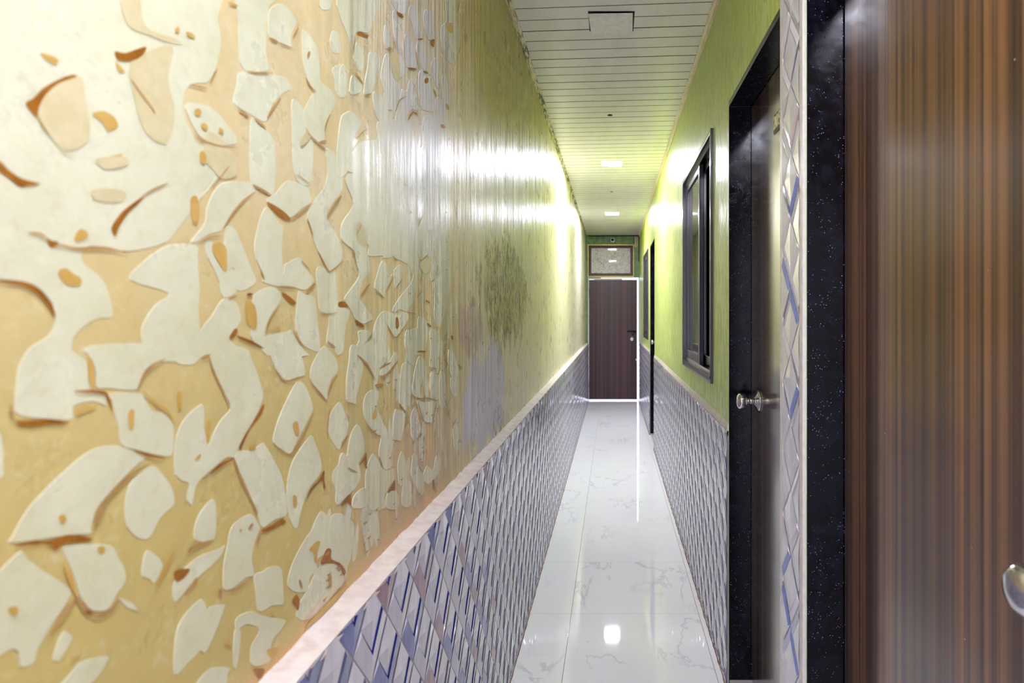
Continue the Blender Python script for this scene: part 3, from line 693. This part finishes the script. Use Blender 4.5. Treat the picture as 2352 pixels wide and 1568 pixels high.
def build_left_wall():
    bm = BOX(XL-.12, XL, YB, YE+.12, 0, ZC+.05)
    for i, (r, p) in enumerate(CREAM):
        wallpoly(bm, cv(r, p), .0003 + .000004*i, .0006, 1)
    for i, (r, p, mi) in enumerate(OVER):
        q = cv(r, p); yz = catmull([wl(*a) for a in q], 4)
        vs = [bm.verts.new((XL+.0008+.000004*i, y, z)) for y, z in yz]
        try:
            f = bm.faces.new(vs); f.material_index = mi; f.normal_update()
            if f.normal.x < 0: f.normal_flip()
        except Exception: pass
    for i, (r, p, w, mi) in enumerate(STR):
        w2 = w if r == 'P' else w/ZS
        stroke(bm, cv(r, p), w2*1.05, .0011+.000003*i, mi)
    # small random trowel daubs where the texture continues (behind the viewer and past the traced part)
    for k in range(420):
        y = R.uniform(-1.65, 1.7)
        z = R.uniform(1.0, 2.65)
        if y > 0 and abs(z-1.4) < .54*y+.05 and y > .40: continue
        w, h, t = R.uniform(.016, .034), R.uniform(.04, .085), R.uniform(-.7, .7)
        pts = []
        for a in range(9):
            an = a/9*2*math.pi; rr = R.uniform(.8, 1.15)
            u, vv = math.cos(an)*w*rr, math.sin(an)*h*rr
            pts.append((y+u*math.cos(t)-vv*math.sin(t), z+u*math.sin(t)+vv*math.cos(t)))
        yz = catmull(pts, 3)
        vs = [bm.verts.new((XL+.0003+.0000015*k, a, b)) for a, b in yz]
        f = bm.faces.new(vs); f.material_index = 1; f.normal_update()
        if f.normal.x < 0: f.normal_flip()
    for k in range(110):          # slender trowel marks low on the wall, with a dark undercut below each
        low = k < 84
        y = R.uniform(.92, 1.62) if low else R.uniform(1.25, 1.75)
        z = (R.uniform(.985, 1.08) if y < 1.12 else R.uniform(1.0, 1.34)) if low else R.uniform(1.35, 1.75)
        if z < .97+.0*y: continue
        w, h, t = R.uniform(.007, .013), R.uniform(.022, .042), R.uniform(-.35, .35)
        pts = []
        for a in range(8):
            an = a/8*2*math.pi; rr = R.uniform(.8, 1.2)
            u, vv = math.cos(an)*w*rr, math.sin(an)*h*rr
            pts.append((y+u*math.cos(t)-vv*math.sin(t), z+u*math.sin(t)+vv*math.cos(t)))
        vs = [bm.verts.new((XL+.00026+.0000004*k, a, b)) for a, b in catmull(pts, 3)]
        f = bm.faces.new(vs); f.material_index = 1; f.normal_update()
        if f.normal.x < 0: f.normal_flip()
        if R.random() < .6:
            zz = z-h*R.uniform(.85, 1.0); q = [(y-w*.9, zz+.004), (y, zz-.001), (y+w*.9, zz+.003), (y, zz+.0035)]
            vs = [bm.verts.new((XL+.0012+.000002*k, a, b)) for a, b in q]
            f = bm.faces.new(vs); f.material_index = 5; f.normal_update()
            if f.normal.x < 0: f.normal_flip()
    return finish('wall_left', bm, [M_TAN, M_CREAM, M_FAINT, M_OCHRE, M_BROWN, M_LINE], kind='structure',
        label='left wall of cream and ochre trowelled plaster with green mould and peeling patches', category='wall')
build_left_wall()

# ================================================================== TILE RELIEF
def tile_relief(bm, xp, sgn, y0, y1, z0, z1, ny, nz, W=.14, H=.164, prob=(.62, .2), near_mix=1.0, bw=1.0, flips=0.0, seed=3, colours=None):
    """facetted diamonds on the plane x = xp, relief towards sgn; (ny, nz) is one lattice node"""
    rr = random.Random(seed)
    sub = bmesh.new()
    i0 = int((y0-ny)/(W/2))-2; i1 = int((y1-ny)/(W/2))+2
    j0 = int((z0-nz)/(H/2))-2; j1 = int((z1-nz)/(H/2))+2
    for i in range(i0, i1+1):
        for j in range(j0, j1+1):
            if (i+j) % 2 == 0: continue   # nodes are even, cell centres odd
            cy, cz = ny+i*W/2, nz+j*H/2
            if cy < y0-W or cy > y1+W or cz < z0-H or cz > z1+H: continue
            fl = -1 if rr.random() < flips else 1
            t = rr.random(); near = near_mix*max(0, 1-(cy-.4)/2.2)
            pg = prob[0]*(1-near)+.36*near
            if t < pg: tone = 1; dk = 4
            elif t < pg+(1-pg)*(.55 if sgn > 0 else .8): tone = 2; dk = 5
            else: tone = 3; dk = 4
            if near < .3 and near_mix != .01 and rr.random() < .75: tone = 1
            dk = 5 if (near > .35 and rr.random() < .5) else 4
            def V(u, v, h):
                return sub.verts.new((xp+sgn*h, cy+u*W/2, cz+fl*v*H/2))
            g = .965   # joint line around each diamond
            T, B, L, Rt = V(0, g, 0), V(0, -g, 0), V(-g, 0, 0), V(g, 0, 0)
            
            N = V(0, -.40 if bw == 1 else -.66, .0030); a = V(-.62 if bw == 1 else -.80, .26 if bw == 1 else .13, .0030); b = V(.62 if bw == 1 else .80, .26 if bw == 1 else .13, .0030)
            N2 = V(0, -.31 if bw == 1 else -.54, .0008); a2 = V(-.60 if bw == 1 else -.74, .36 if bw == 1 else .22, .0008); b2 = V(.60 if bw == 1 else .74, .36 if bw == 1 else .22, .0008)
            T2 = V(0, g, .0010); rid = V(0, .30, .0026)
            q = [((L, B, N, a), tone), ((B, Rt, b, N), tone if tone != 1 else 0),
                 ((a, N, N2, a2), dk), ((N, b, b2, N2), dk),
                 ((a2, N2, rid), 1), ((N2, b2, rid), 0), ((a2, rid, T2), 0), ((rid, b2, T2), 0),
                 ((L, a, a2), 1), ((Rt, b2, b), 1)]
            for vs, mi in q:
                try: f = sub.faces.new(vs); f.material_index = mi
                except Exception: pass
            # outer edge
            for e0, e1 in ((a2, T2), (b2, T2)): pass
    for co, no in (((0, y0, 0), (0, -1, 0)), ((0, y1, 0), (0, 1, 0)), ((0, 0, z0), (0, 0, -1)), ((0, 0, z1), (0, 0, 1))):
        bmesh.ops.bisect_plane(sub, geom=sub.verts[:]+sub.edges[:]+sub.faces[:], plane_co=co, plane_no=no, clear_outer=True)
    bmesh.ops.recalc_face_normals(sub, faces=sub.faces)
    for f in sub.faces:
        f.normal_update()
        if f.normal.x*sgn < 0: f.normal_flip()
    me = bpy.data.meshes.new('t'); sub.to_mesh(me); sub.free(); bm.from_mesh(me); bpy.data.meshes.remove(me)

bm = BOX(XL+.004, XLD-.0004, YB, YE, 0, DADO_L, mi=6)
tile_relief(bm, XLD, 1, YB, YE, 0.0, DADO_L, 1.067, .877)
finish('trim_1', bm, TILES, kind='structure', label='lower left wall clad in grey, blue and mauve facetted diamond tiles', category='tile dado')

# mortar ledge on the left dado
def mortar(name, xw, xd, zt, zw, sgn, segs, label):
    bm = bmesh.new()
    for (y0, y1) in segs:
        n = int((y1-y0)/.02)+2; prev = None
        for i in range(n):
            y = y0+(y1-y0)*i/(n-1)
            j = R.uniform(-.0018, .0018); k = R.uniform(-.002, .002)
            pts = [(xd+sgn*(.001), zt-.006+j*.6), (xd+sgn*(-.001), zt+.001+j*.3), ((xw*.5+xd*.5), (zt+zw)/2+.001+j), (xw, zw+.002+k), (xw-sgn*.002, zw+.004+k), (xw-sgn*.002, zt-.02), (xd-sgn*.004, zt-.02)]
            ring = [bm.verts.new((a, y, b)) for a, b in pts]
            if prev:
                for q in range(len(ring)):
                    w = (q+1) % len(ring)
                    bm.faces.new((prev[q], prev[w], ring[w], ring[q]))
            else: bm.faces.new(ring)
            prev = ring
        bm.faces.new(prev)
    bmesh.ops.recalc_face_normals(bm, faces=bm.faces)
    finish(name, bm, M_MORTAR, kind='structure', label=label, category='mortar edge')
mortar('trim_2', XL+.001, XLD, DADO_L, DADO_L+.004, 1, [(YB, YE)], 'rough pinkish mortar ledge on top of the left tiles')

# ================================================================== RIGHT WALL with openings
NEARDOOR = (.60, 1.384); DOOR2 = (1.572, 2.31); WIN1 = (2.665, 3.74); DOOR3 = (6.39, 7.13); WIN2 = (7.48, 8.50)
ZL = 2.19; WZ = (1.10, 2.22)
XB = .58
bm = bmesh.new()
box(bm, XB, XB+.1, YB, YE+.12, 0, ZC+.05)
def pier(y0, y1, mi=0): box(bm, XR, XB, y0, y1, 0, ZC+.05, mi=mi)
ys = YB
for a, b in (NEARDOOR, DOOR2):
    pier(ys, a, 1 if ys < 0 else 0); box(bm, XR, XB, a, b, ZL+.02, ZC+.05); ys = b  # unseen first pier is made pale to cut green bounce on the left wall
pier(ys, WIN1[0]); box(bm, XR, XB, WIN1[0], WIN1[1], WZ[1], ZC+.05); box(bm, XR, XB, WIN1[0], WIN1[1], 0, WZ[0]); ys = WIN1[1]
pier(ys, DOOR3[0]); box(bm, XR, XB, DOOR3[0], DOOR3[1], ZL+.02, ZC+.05); ys = DOOR3[1]
pier(ys, WIN2[0]); box(bm, XR, XB, WIN2[0], WIN2[1], WZ[1], ZC+.05); box(bm, XR, XB, WIN2[0], WIN2[1], 0, WZ[0]); ys = WIN2[1]
pier(ys, YE+.12)
finish('wall_right', bm, [M_LIME, M_FRAMEW], kind='structure', label='right wall painted lime green with vertical brushed texture', category='wall')

for nm, (a, b) in (('trim_3', (DOOR2[1], DOOR3[0])), ('trim_4', (DOOR3[1], YE))):
    bm = BOX(XRD+.0004, XR-.0005, a+.001, b, 0, DADO_R, mi=6)
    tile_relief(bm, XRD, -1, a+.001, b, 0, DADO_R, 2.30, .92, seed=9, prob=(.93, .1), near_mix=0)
    finish(nm, bm, TILES, kind='structure', category='tile dado',
        label='grey facetted diamond tiles on the lower right wall below the big window' if nm == 'trim_3' else 'grey facetted diamond tiles on the lower right wall beyond the narrow doorway')
mortar('trim_5', XR-.0005, XRD, DADO_R, DADO_R+.028, -1, [(DOOR2[1]+.001, DOOR3[0]), (DOOR3[1], YE)], 'pale mortar bevel on top of the right wall tiles')

# full-height tile strip on the pier between the two near doors
bm = BOX(XRD+.0005, XR-.0005, NEARDOOR[1], DOOR2[0], 0, ZC, mi=0)
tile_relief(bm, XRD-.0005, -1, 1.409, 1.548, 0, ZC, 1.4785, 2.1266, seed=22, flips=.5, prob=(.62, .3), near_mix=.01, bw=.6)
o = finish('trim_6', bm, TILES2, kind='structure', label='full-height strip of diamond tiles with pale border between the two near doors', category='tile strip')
bm = bmesh.new()
box(bm, XRD-.0015, XR-.001, NEARDOOR[1], 1.409, 0, ZC-.001, bev=.0012); box(bm, XRD-.0015, XR-.001, 1.548, DOOR2[0], 0, ZC-.001, bev=.0012)
finish('grout_border', bm, T_GROUT, parent=o)

# ================================================================== DOORS (right side)
def knob_parts(parent, y, z, x=XLEAF):
    b = bmesh.new()
    lathe(b, [(0, .039), (.003, .0395), (.006, .036), (.008, .030), (.013, .016), (.016, .0145)], (x, y, z))
    k = finish('knob_rose', b, M_STEEL, parent=parent)
    b = bmesh.new()
    lathe(b, [(.014, .0135), (.030, .0115), (.038, .0115), (.044, .017), (.050, .0245), (.058, .0285), (.066, .029), (.072, .0265), (.077, .019), (.079, .008), (.0792, .001)], (x, y, z))
    finish('knob', b, M_STEEL, parent=parent)
def side_door(n, rng_, wood_m, label, knob_y=None, plate=False):
    y0, y1 = rng_; base = Vector((XLEAF, (y0+y1)/2, 0))
    d = thing('door_%d' % n, label, 'door', base, kind='structure')
    b = bmesh.new(); T = .02
    box(b, XR+.001, XB-.002, y0, y0+T, 0, ZL+T-.002); box(b, XR+.001, XB-.002, y1-T*.05, y1+T*.0-.0002, 0, ZL)   # near slab, far reveal skin
    box(b, XR+.001, XB-.002, y0+T, y1-.002, ZL, ZL+T-.002)
    finish('granite_frame', b, M_GRAN, parent=d)
    finish('leaf', BOX(XLEAF, XLEAF+.035, y0+T+.002, y1-.006, .024, ZL-.003, bev=.0015), wood_m, parent=d)
    finish('threshold', BOX(XR+.003, XLEAF+.04, y0+T+.001, y1-.002, 0, .021, bev=.002), M_THRESH, parent=d, label='pale stone threshold')
    if knob_y: knob_parts(d, knob_y, 1.092)
    if plate:
        yc = 1.935
        p = finish('number_plate', BOX(XLEAF-.003, XLEAF+.001, yc-.052, yc+.043, 1.985, 2.045, bev=.001), M_BRASS, parent=d, label='small bronze plate reading 205')
        c = bpy.data.curves.new('numerals', 'FONT'); c.body = '205'; c.size = .062; c.extrude = .0015; c.align_x = 'CENTER'; c.align_y = 'CENTER'
        c.space_character = .95
        c.materials.append(M_NUM)
        t = bpy.data.objects.new('numerals', c); COL.objects.link(t)
        t.rotation_euler = (math.pi/2, 0, -math.pi/2)
        t.location = Vector((XLEAF-.0045, yc-.005, 2.015))-base; t.parent = d
        t.location = Vector((XLEAF-.0045, yc-.005, 2.015))-base
        t.parent = p; t.location = Vector((XLEAF-.0045, yc-.005, 2.015))-base
    return d
side_door(1, NEARDOOR, M_WOOD1, 'nearest right door, warm brown striped laminate in black granite frame', knob_y=.683)
side_door(2, DOOR2, M_WOOD2, 'second right door with number plate and round steel knob in black granite frame', knob_y=2.19, plate=True)
side_door(3, DOOR3, M_WOOD2, 'far narrow-looking right door in black granite frame between the two windows', knob_y=7.05)

# ================================================================== WINDOWS (right side)
def window(n, yr, label):
    y0, y1 = yr; z0, z1 = WZ; t = .022
    w = thing('window_%d' % n, label, 'window', (XR, (y0+y1)/2, z0), kind='structure')
    b = bmesh.new()
    x0, x1 = XR-.012, XR+.075
    box(b, x0, x1, y0, y1, z1-t, z1-.0005, bev=.0015); box(b, x0, x1, y0, y1, z0+.0005, z0+t+.012, bev=.0015)
    box(b, x0, x1, y0+.0005, y0+t, z0+t, z1-t, bev=.0015); box(b, x0, x1, y1-t, y1-.0005, z0+t, z1-t, bev=.0015)
    finish('window_frame', b, M_ALU, parent=w)
    b = bmesh.new()   # bright track ridges top and bottom
    for xx in (x0+.020, x0+.052):
        box(b, xx, xx+.004, y0+t, y1-t, z1-t-.014, z1-t); box(b, xx, xx+.004, y0+t, y1-t, z0+t+.012, z0+t+.024)
    box(b, x0-.001, x0+.001, y0+.004, y1-.004, z0+.004, z0+.008)
    finish('track', b, M_ALUE, parent=w, label='bright metal sliding track')
    ym = (y0+y1)/2
    def sash(ya, yb, xa):
        b = bmesh.new(); s = .04
        za, zb = z0+t+.018, z1-t-.012
        box(b, xa, xa+.022, ya, ya+s, za, zb, bev=.002); box(b, xa, xa+.022, yb-s, yb, za, zb, bev=.002)
        box(b, xa, xa+.022, ya+s, yb-s, za, za+.055, bev=.002); box(b, xa, xa+.022, ya+s, yb-s, zb-s, zb, bev=.002)
        so = finish('sash', b, M_ALU, parent=w)
        finish('pane', BOX(xa+.008, xa+.013, ya+s-.003, yb-s+.003, za+.05, zb-s+.003), M_GLASS, parent=so, label='dark reflective glass pane')
        b = bmesh.new(); box(b, xa-.001, xa+.001, ya-.001, ya+.004, za, zb)
        box(b, xa-.001, xa+.001, ya+s, yb-s, za+.052, za+.056); 
        finish('bead', b, M_ALUE, parent=so, label='thin bright metal edge')
    sash(ym-.04, y1-t-.001, x0+.022)
    sash(y0+t+.001, ym+.04, x0+.050)
    return w
window(1, WIN1, 'large black aluminium sliding window in the lime wall beside the second door')
window(2, WIN2, 'small-looking far black sliding window beyond the narrow doorway')

# ================================================================== FLOOR
finish('floor', BOX(XL-.12, XB+.1, YB, YE+1.5, -.08, 0), M_FLOOR, kind='structure', label='glossy white marble tile floor with grey veins', category='floor')
def grime(name, x0, x1, segs, label):
    bm = bmesh.new()
    for (ya, yb) in segs:
        n = int((yb-ya)/.03)+2
        prev = None
        for i in range(n):
            y = ya+(yb-ya)*i/(n-1); w = R.uniform(.5, 1.2)
            xo = x0+(x1-x0)*w
            r = [bm.verts.new((x0, y, 0)), bm.verts.new((x0, y, .004)), bm.verts.new((xo, y, .0012)), bm.verts.new((xo, y, 0))]
            if prev:
                for q in range(4): bm.faces.new((prev[q], prev[(q+1) % 4], r[(q+1) % 4], r[q]))
            else: bm.faces.new(r)
            prev = r
        bm.faces.new(prev)
    bmesh.ops.recalc_face_normals(bm, faces=bm.faces)
    finish(name, bm, M_DIRT, kind='structure', label=label, category='floor joint')
grime('baseboard_left', XLD+.0035, XLD+.008, [(YB, YE)], 'thin brown grimy joint along the foot of the left tiles')
grime('baseboard_right', XRD-.0035, XRD-.009, [(DOOR2[1]+.002, DOOR3[0]), (DOOR3[1], YE)], 'thin brown grimy joint along the foot of the right tiles')

# ================================================================== CEILING
bm = bmesh.new()
P3 = .1043; ph = 3.108; sk = .07
box(bm, XL-.05, XB, YB-.1, YE+.12, ZC+.006, ZC+.05, mi=0)
k0 = int((YB-ph)/P3)-1; k1 = int((YE-ph)/P3)+2
def cq(xa, xb, ya, yb, za, zb, mi):
    # strip across the corridor, slightly out of square
    def yy(y, x): return min(max(y-sk*x, YB-.1), YE+.05)
    vs = [bm.verts.new((xa, yy(ya, xa), za)), bm.verts.new((xb, yy(ya, xb), za)), bm.verts.new((xb, yy(yb, xb), zb)), bm.verts.new((xa, yy(yb, xa), zb))]
    if (vs[0].co-vs[3].co).length < 1e-4 and (vs[1].co-vs[2].co).length < 1e-4: return
    f = bm.faces.new(vs); f.material_index = mi; f.normal_update()
    if f.normal.z > 0: f.normal_flip()
xa, xb = XL-.002, XR+.002
for k in range(k0, k1):
    y = ph+k*P3; g = .0050 if k % 3 == 0 else .0036; gm = 2 if k % 3 == 0 else 1; dz = .005 if k % 3 == 0 else .003
    cq(xa, xb, y-g/2, y+g/2, ZC+dz, ZC+dz, gm)
    cq(xa, xb, y+g/2, y+g/2+.0015, ZC+dz, ZC, gm)
    cq(xa, xb, y+g/2+.0015, y+P3-g/2-.0015, ZC, ZC, 0)
    cq(xa, xb, y+P3-g/2-.0015, y+P3-g/2, ZC, ZC+(.005 if (k+1) % 3 == 0 else .003), 0)
finish('ceiling', bm, [M_CEIL, M_GROOVE, M_GROOVE2], kind='structure', label='white plastic board ceiling with narrow cross grooves', category='ceiling')

def cornice(name, x0, sgn, m, label):
    bm = bmesh.new(); n = int((YE-YB)/.05); prev = None
    for i in range(n+1):
        y = YB+(YE-YB)*i/n; w = R.uniform(-.001, .001)
        pts = [(x0, ZC-.001), (x0, ZC-.026+w), (x0+sgn*.004, ZC-.026+w), (x0+sgn*.007, ZC-.010), (x0+sgn*(.019+w), ZC-.006), (x0+sgn*(.020+w), ZC-.001)]
        r = [bm.verts.new((a, y, b)) for a, b in pts]
        if prev:
            for q in range(len(r)): bm.faces.new((prev[q], prev[(q+1) % len(r)], r[(q+1) % len(r)], r[q]))
        else: bm.faces.new(r)
        prev = r
    bm.faces.new(prev); bmesh.ops.recalc_face_normals(bm, faces=bm.faces)
    finish(name, bm, m, kind='structure', label=label, category='cornice')
cornice('trim_7', XL+.0005, 1, M_TRIML, 'cream plastic cornice with black mould along the left ceiling edge')
cornice('trim_8', XR-.0005, -1, M_TRIMR, 'cream plastic cornice along the right ceiling edge')

# ================================================================== CEILING LIGHTS
def panel(y, lit, label, cx=-.006):
    t = thing('ceiling_light', label, 'ceiling light', (cx, y, ZC), group='square ceiling light panels')
    h = .094
    b = bmesh.new(); zf = ZC-.006
    for (a0, a1, b0, b1) in ((-h, h, -h, -h+.012), (-h, h, h-.012, h), (-h, -h+.012, -h+.012, h-.012), (h-.012, h, -h+.012, h-.012)):
        box(b, cx+a0, cx+a1, y+b0, y+b1, zf, ZC-.0002)
    finish('frame', b, M_WHITE, parent=t)
    finish('diffuser', BOX(cx-h+.012, cx+h-.012, y-h+.012, y+h-.012, ZC-.0045, ZC-.0005), M_LED if lit else M_OFFW, parent=t)
    return t
panel(5.27, True, 'lit square ceiling panel, the nearer and larger of the two glowing ones')
panel(7.86, True, 'lit square ceiling panel, the farther and smaller glowing one close to the end door')
# unlit, sagging panel
t = thing('ceiling_light', 'unlit white square ceiling panel sagging with a dark gap, nearest the viewer', 'ceiling light', (-.006, 2.735, ZC), group='square ceiling light panels')
cx, cy, h = -.006, 2.735, .096
finish('cutout', BOX(cx-h-.004, cx+h+.006, cy-h-.005, cy+h-.01, ZC-.0012, ZC-.0003), M_BLACK, parent=t, label='dark gap around the panel')
b = BOX(-h, h, -h, h, -.007, 0, bev=.0015)
bmesh.ops.rotate(b, verts=b.verts, cent=(0, 0, 0), matrix=Matrix.Rotation(-.03, 3, 'Z') @ Matrix.Rotation(math.radians(1.0), 3, 'X'))
bmesh.ops.translate(b, verts=b.verts, vec=(cx, cy, ZC-.0045))
fr = finish('frame', b, M_WHITE, parent=t)
b = BOX(-h+.016, h-.016, -h+.016, h-.016, -.0082, -.0055, bev=.001)
bmesh.ops.rotate(b, verts=b.verts, cent=(0, 0, 0), matrix=Matrix.Rotation(-.03, 3, 'Z') @ Matrix.Rotation(math.radians(1.0), 3, 'X'))
bmesh.ops.translate(b, verts=b.verts, vec=(cx, cy, ZC-.0045))
finish('diffuser', b, M_OFFW, parent=t)
# two more of the row over and behind the viewer
panel(.15, True, 'lit square ceiling panel above the viewer')
for i, (y, x) in enumerate(((4.0, -.017), (6.48, -.01))):  # small round dark spots of unknown purpose, modelled as discs
    b = bmesh.new(); lathe(b, [(0, .016), (.003, .016), (.004, .010), (.0042, .001)], (x, y, ZC), axis='Z', seg=20)
    finish('ceiling_disc', b, M_IRON if i == 0 else M_GROOVE, label='small dark round disc in the ceiling in front of the nearer glowing panel' if i == 0 else 'tiny grey round disc in the ceiling between the two glowing panels', category='disc', group='round discs in the ceiling')

# ================================================================== END WALL
OX0, OX1, OZ = -.405, .430, 2.022
bm = bmesh.new()
box(bm, XL-.12, OX0, YE, YE+.12, 0, ZC+.05); box(bm, OX1, XB+.1, YE, YE+.12, 0, ZC+.05); box(bm, OX0, OX1, YE, YE+.12, OZ, ZC+.05)
finish('wall_end', bm, M_GREEN, kind='structure', label='green end wall above the far door', category='wall')
# door_4
d = thing('door_4', 'dark red-brown striped door at the far end of the corridor', 'door', (.007, YE, 0), kind='structure')
finish('leaf', BOX(-.386, .402, YE+.012, YE+.047, .020, 1.985, bev=.002), M_WOOD3, parent=d)
b = bmesh.new(); box(b, OX0+.0005, -.388, YE-.006, YE+.10, 0, OZ, bev=.002)
finish('door_frame', b, M_FRAMEW, parent=d, label='pale painted hinge-side frame')
b = bmesh.new(); box(b, -.30, .16, YE+.012, YE+.05, OZ-.045+.006, OZ-.012); box(b, OX0+.02, -.19, YE+.02, YE+.08, OZ-.03, OZ-.004)
finish('head_stop', b, M_FRAMEW, parent=d)
for zz in (1.78, .28):
    finish('hinge', BOX(-.396, -.376, YE-.004, YE+.014, zz-.05, zz+.05, bev=.001), M_IRON, parent=d)
b = bmesh.new(); tube(b, [(.235, YE-.002, 1.138), (.40, YE-.002, 1.140)], .006); box(b, .25, .39, YE+.004, YE+.013, 1.122, 1.154, bev=.001)
bolt = finish('latch_bolt', b, M_IRON, parent=d)
b = bmesh.new()
tube(b, [(.392, YE-.004, 1.136), (.37, YE-.008, 1.128), (.345, YE-.012, 1.10), (.318, YE-.014, 1.075)], .008)
finish('hasp', b, M_IRON, parent=bolt)
finish('catch', BOX(.375, .399, YE+.002, YE+.013, 1.126, 1.146, bev=.002), M_STEEL, parent=d)
finish('strike', BOX(.378, .398, YE+.004, YE+.013, .655, .69, bev=.002), M_STEEL, parent=d)
# padlock (hangs from the hasp)
t = thing('padlock', 'small round steel padlock hanging from the hasp of the far door', 'padlock', (.316, YE-.012, 1.0))
b = bmesh.new(); lathe(b, [(-.010, .018), (-.010, .024), (-.006, .028), (.006, .028), (.010, .024), (.010, .018)], (.316, YE-.014, 1.008), axis='Y', seg=28)
bmesh.ops.scale(b, vec=(1, 1, 1.12), verts=b.verts, space=Matrix.Translation((-.316, 0, -1.008)))
finish('lock_body', b, M_LOCK, parent=t)
b = bmesh.new(); tube(b, [(.316+.013*math.cos(a), YE-.014, 1.04+.026*math.sin(a)) for a in [math.pi*k/12 for k in range(13)]], .0035)
finish('shackle', b, M_STEEL, parent=t)

# picture
t = thing('framed_picture', 'silvery relief picture in a gold frame with dark mount above the far door', 'picture', (-.028, YE, 2.03))
def frame4(bm, x0, x1, z0, z1, w, ya, yb, bev=0):
    box(bm, x0, x1, ya, yb, z0, z0+w, bev=bev); box(bm, x0, x1, ya, yb, z1-w, z1, bev=bev)
    box(bm, x0, x0+w, ya, yb, z0+w, z1-w, bev=bev); box(bm, x1-w, x1, ya, yb, z0+w, z1-w, bev=bev)
x0, x1, z0, z1 = -.408, .350, 2.030, 2.560
b = bmesh.new(); frame4(b, x0, x1, z0, z1, .016, YE-.030, YE-.0005, .003); finish('outer_frame', b, M_GOLD, parent=t, label='thin gold outer frame')
b = bmesh.new(); frame4(b, x0+.016, x1-.016, z0+.016, z1-.016, .010, YE-.024, YE-.0005, .002); finish('inner_frame', b, M_IRON, parent=t, label='dark inner rebate')
b = bmesh.new(); frame4(b, x0+.026, x1-.026, z0+.026, z1-.026, .034, YE-.014, YE-.0005); finish('mount', b, M_MAT, parent=t, label='dark brown mount')
finish('artwork', BOX(x0+.060, x1-.060, YE-.012, YE-.0005, z0+.060, z1-.060), M_ART, parent=t, label='silver and beige textured picture surface')

# cctv camera
t = thing('security_camera', 'small white security camera with dark lens under the ceiling at the far end', 'security camera', (0, YE, 2.63))
finish('base', BOX(-.03, .03, YE-.012, YE-.0005, 2.60, 2.668, bev=.006), M_WHITE, parent=t)
b = bmesh.new(); lathe(b, [(.008, .022), (.02, .031), (.075, .033), (.088, .030), (.090, .026)], (0, YE, 2.628), axis='Y', seg=28)
finish('body', b, M_WHITE, parent=t)
b = bmesh.new(); lathe(b, [(.086, .0255), (.092, .024), (.096, .014), (.0965, .001)], (0, YE, 2.628), axis='Y', seg=24)
finish('lens', b, M_BLACK, parent=t)
finish('junction_box', BOX(.358, .422, YE-.022, YE-.0005, 2.515, 2.69, bev=.003), M_BEIGE, label='narrow beige board fixed high in the right corner of the end wall', category='board')
b = bmesh.new(); tube(b, [(.430, YE-.006, 2.70), (.430, YE-.006, 2.5), (.432, YE-.006, 2.36), (.430, YE-.006, 2.28)], .005)
tube(b, [(.350, YE-.006, 2.70), (.350, YE-.006, 2.62), (.352, YE-.006, 2.57)], .004)
tube(b, [(-.40, YE-.008, 2.698), (-.1, YE-.008, 2.702), (.2, YE-.008, 2.700), (.34, YE-.008, 2.704), (.43, YE-.008, 2.704)], .007)
finish('cable', b, M_IRON, label='dark cable running under the ceiling and down the corner of the end wall', category='cable')

# ================================================================== REAR END (behind the viewer): unseen wide opening added to let daylight in
bm = bmesh.new()
box(bm, XL-.12, XB+.1, YB-.12, YB, 2.25, ZC+.05)
finish('wall_back', bm, M_WHITE, kind='structure', label='pale wall above the added daylight opening behind the viewer', category='wall')

# ================================================================== LIGHT
w = bpy.data.worlds.new('daylight'); S.world = w; w.use_nodes = True
bg = w.node_tree.nodes['Background']; bg.inputs[0].default_value = (.80, .80, 1.0, 1); bg.inputs[1].default_value = 1.4
def portal(loc, rot, sx, sy):
    l = bpy.data.lights.new('portal', 'AREA'); l.shape = 'RECTANGLE'; l.size = sx; l.size_y = sy
    l.cycles.is_portal = True
    o = bpy.data.objects.new('daylight_portal', l); COL.objects.link(o); o.location = loc; o.rotation_euler = rot
portal((.07, YB-.06, 1.125), (math.pi/2, 0, 0), 1.2, 2.3)

# ================================================================== CAMERA
cd = bpy.data.cameras.new('Camera'); cam = bpy.data.objects.new('Camera', cd); COL.objects.link(cam)
cam.location = (0, 0, CAM_H); cam.rotation_euler = (math.pi/2, 0, 0)
cd.sensor_width = 36; cd.lens = F/2352*36
cd.shift_x = -(VX-1176)/2352; cd.shift_y = -(784-VY)/2352
cd.clip_start = .02
cd.dof.use_dof = True; cd.dof.focus_distance = 2.2; cd.dof.aperture_fstop = 5.0
S.camera = cam

S.view_settings.view_transform = 'Standard'; S.view_settings.look = 'None'
S.view_settings.gamma = 1; S.view_settings.exposure = 1.45
S.view_settings.use_curve_mapping = False
S.cycles.max_bounces = 10; S.cycles.diffuse_bounces = 6; S.cycles.glossy_bounces = 6
S.cycles.sample_clamp_indirect = 8
S.cycles.use_denoising = True
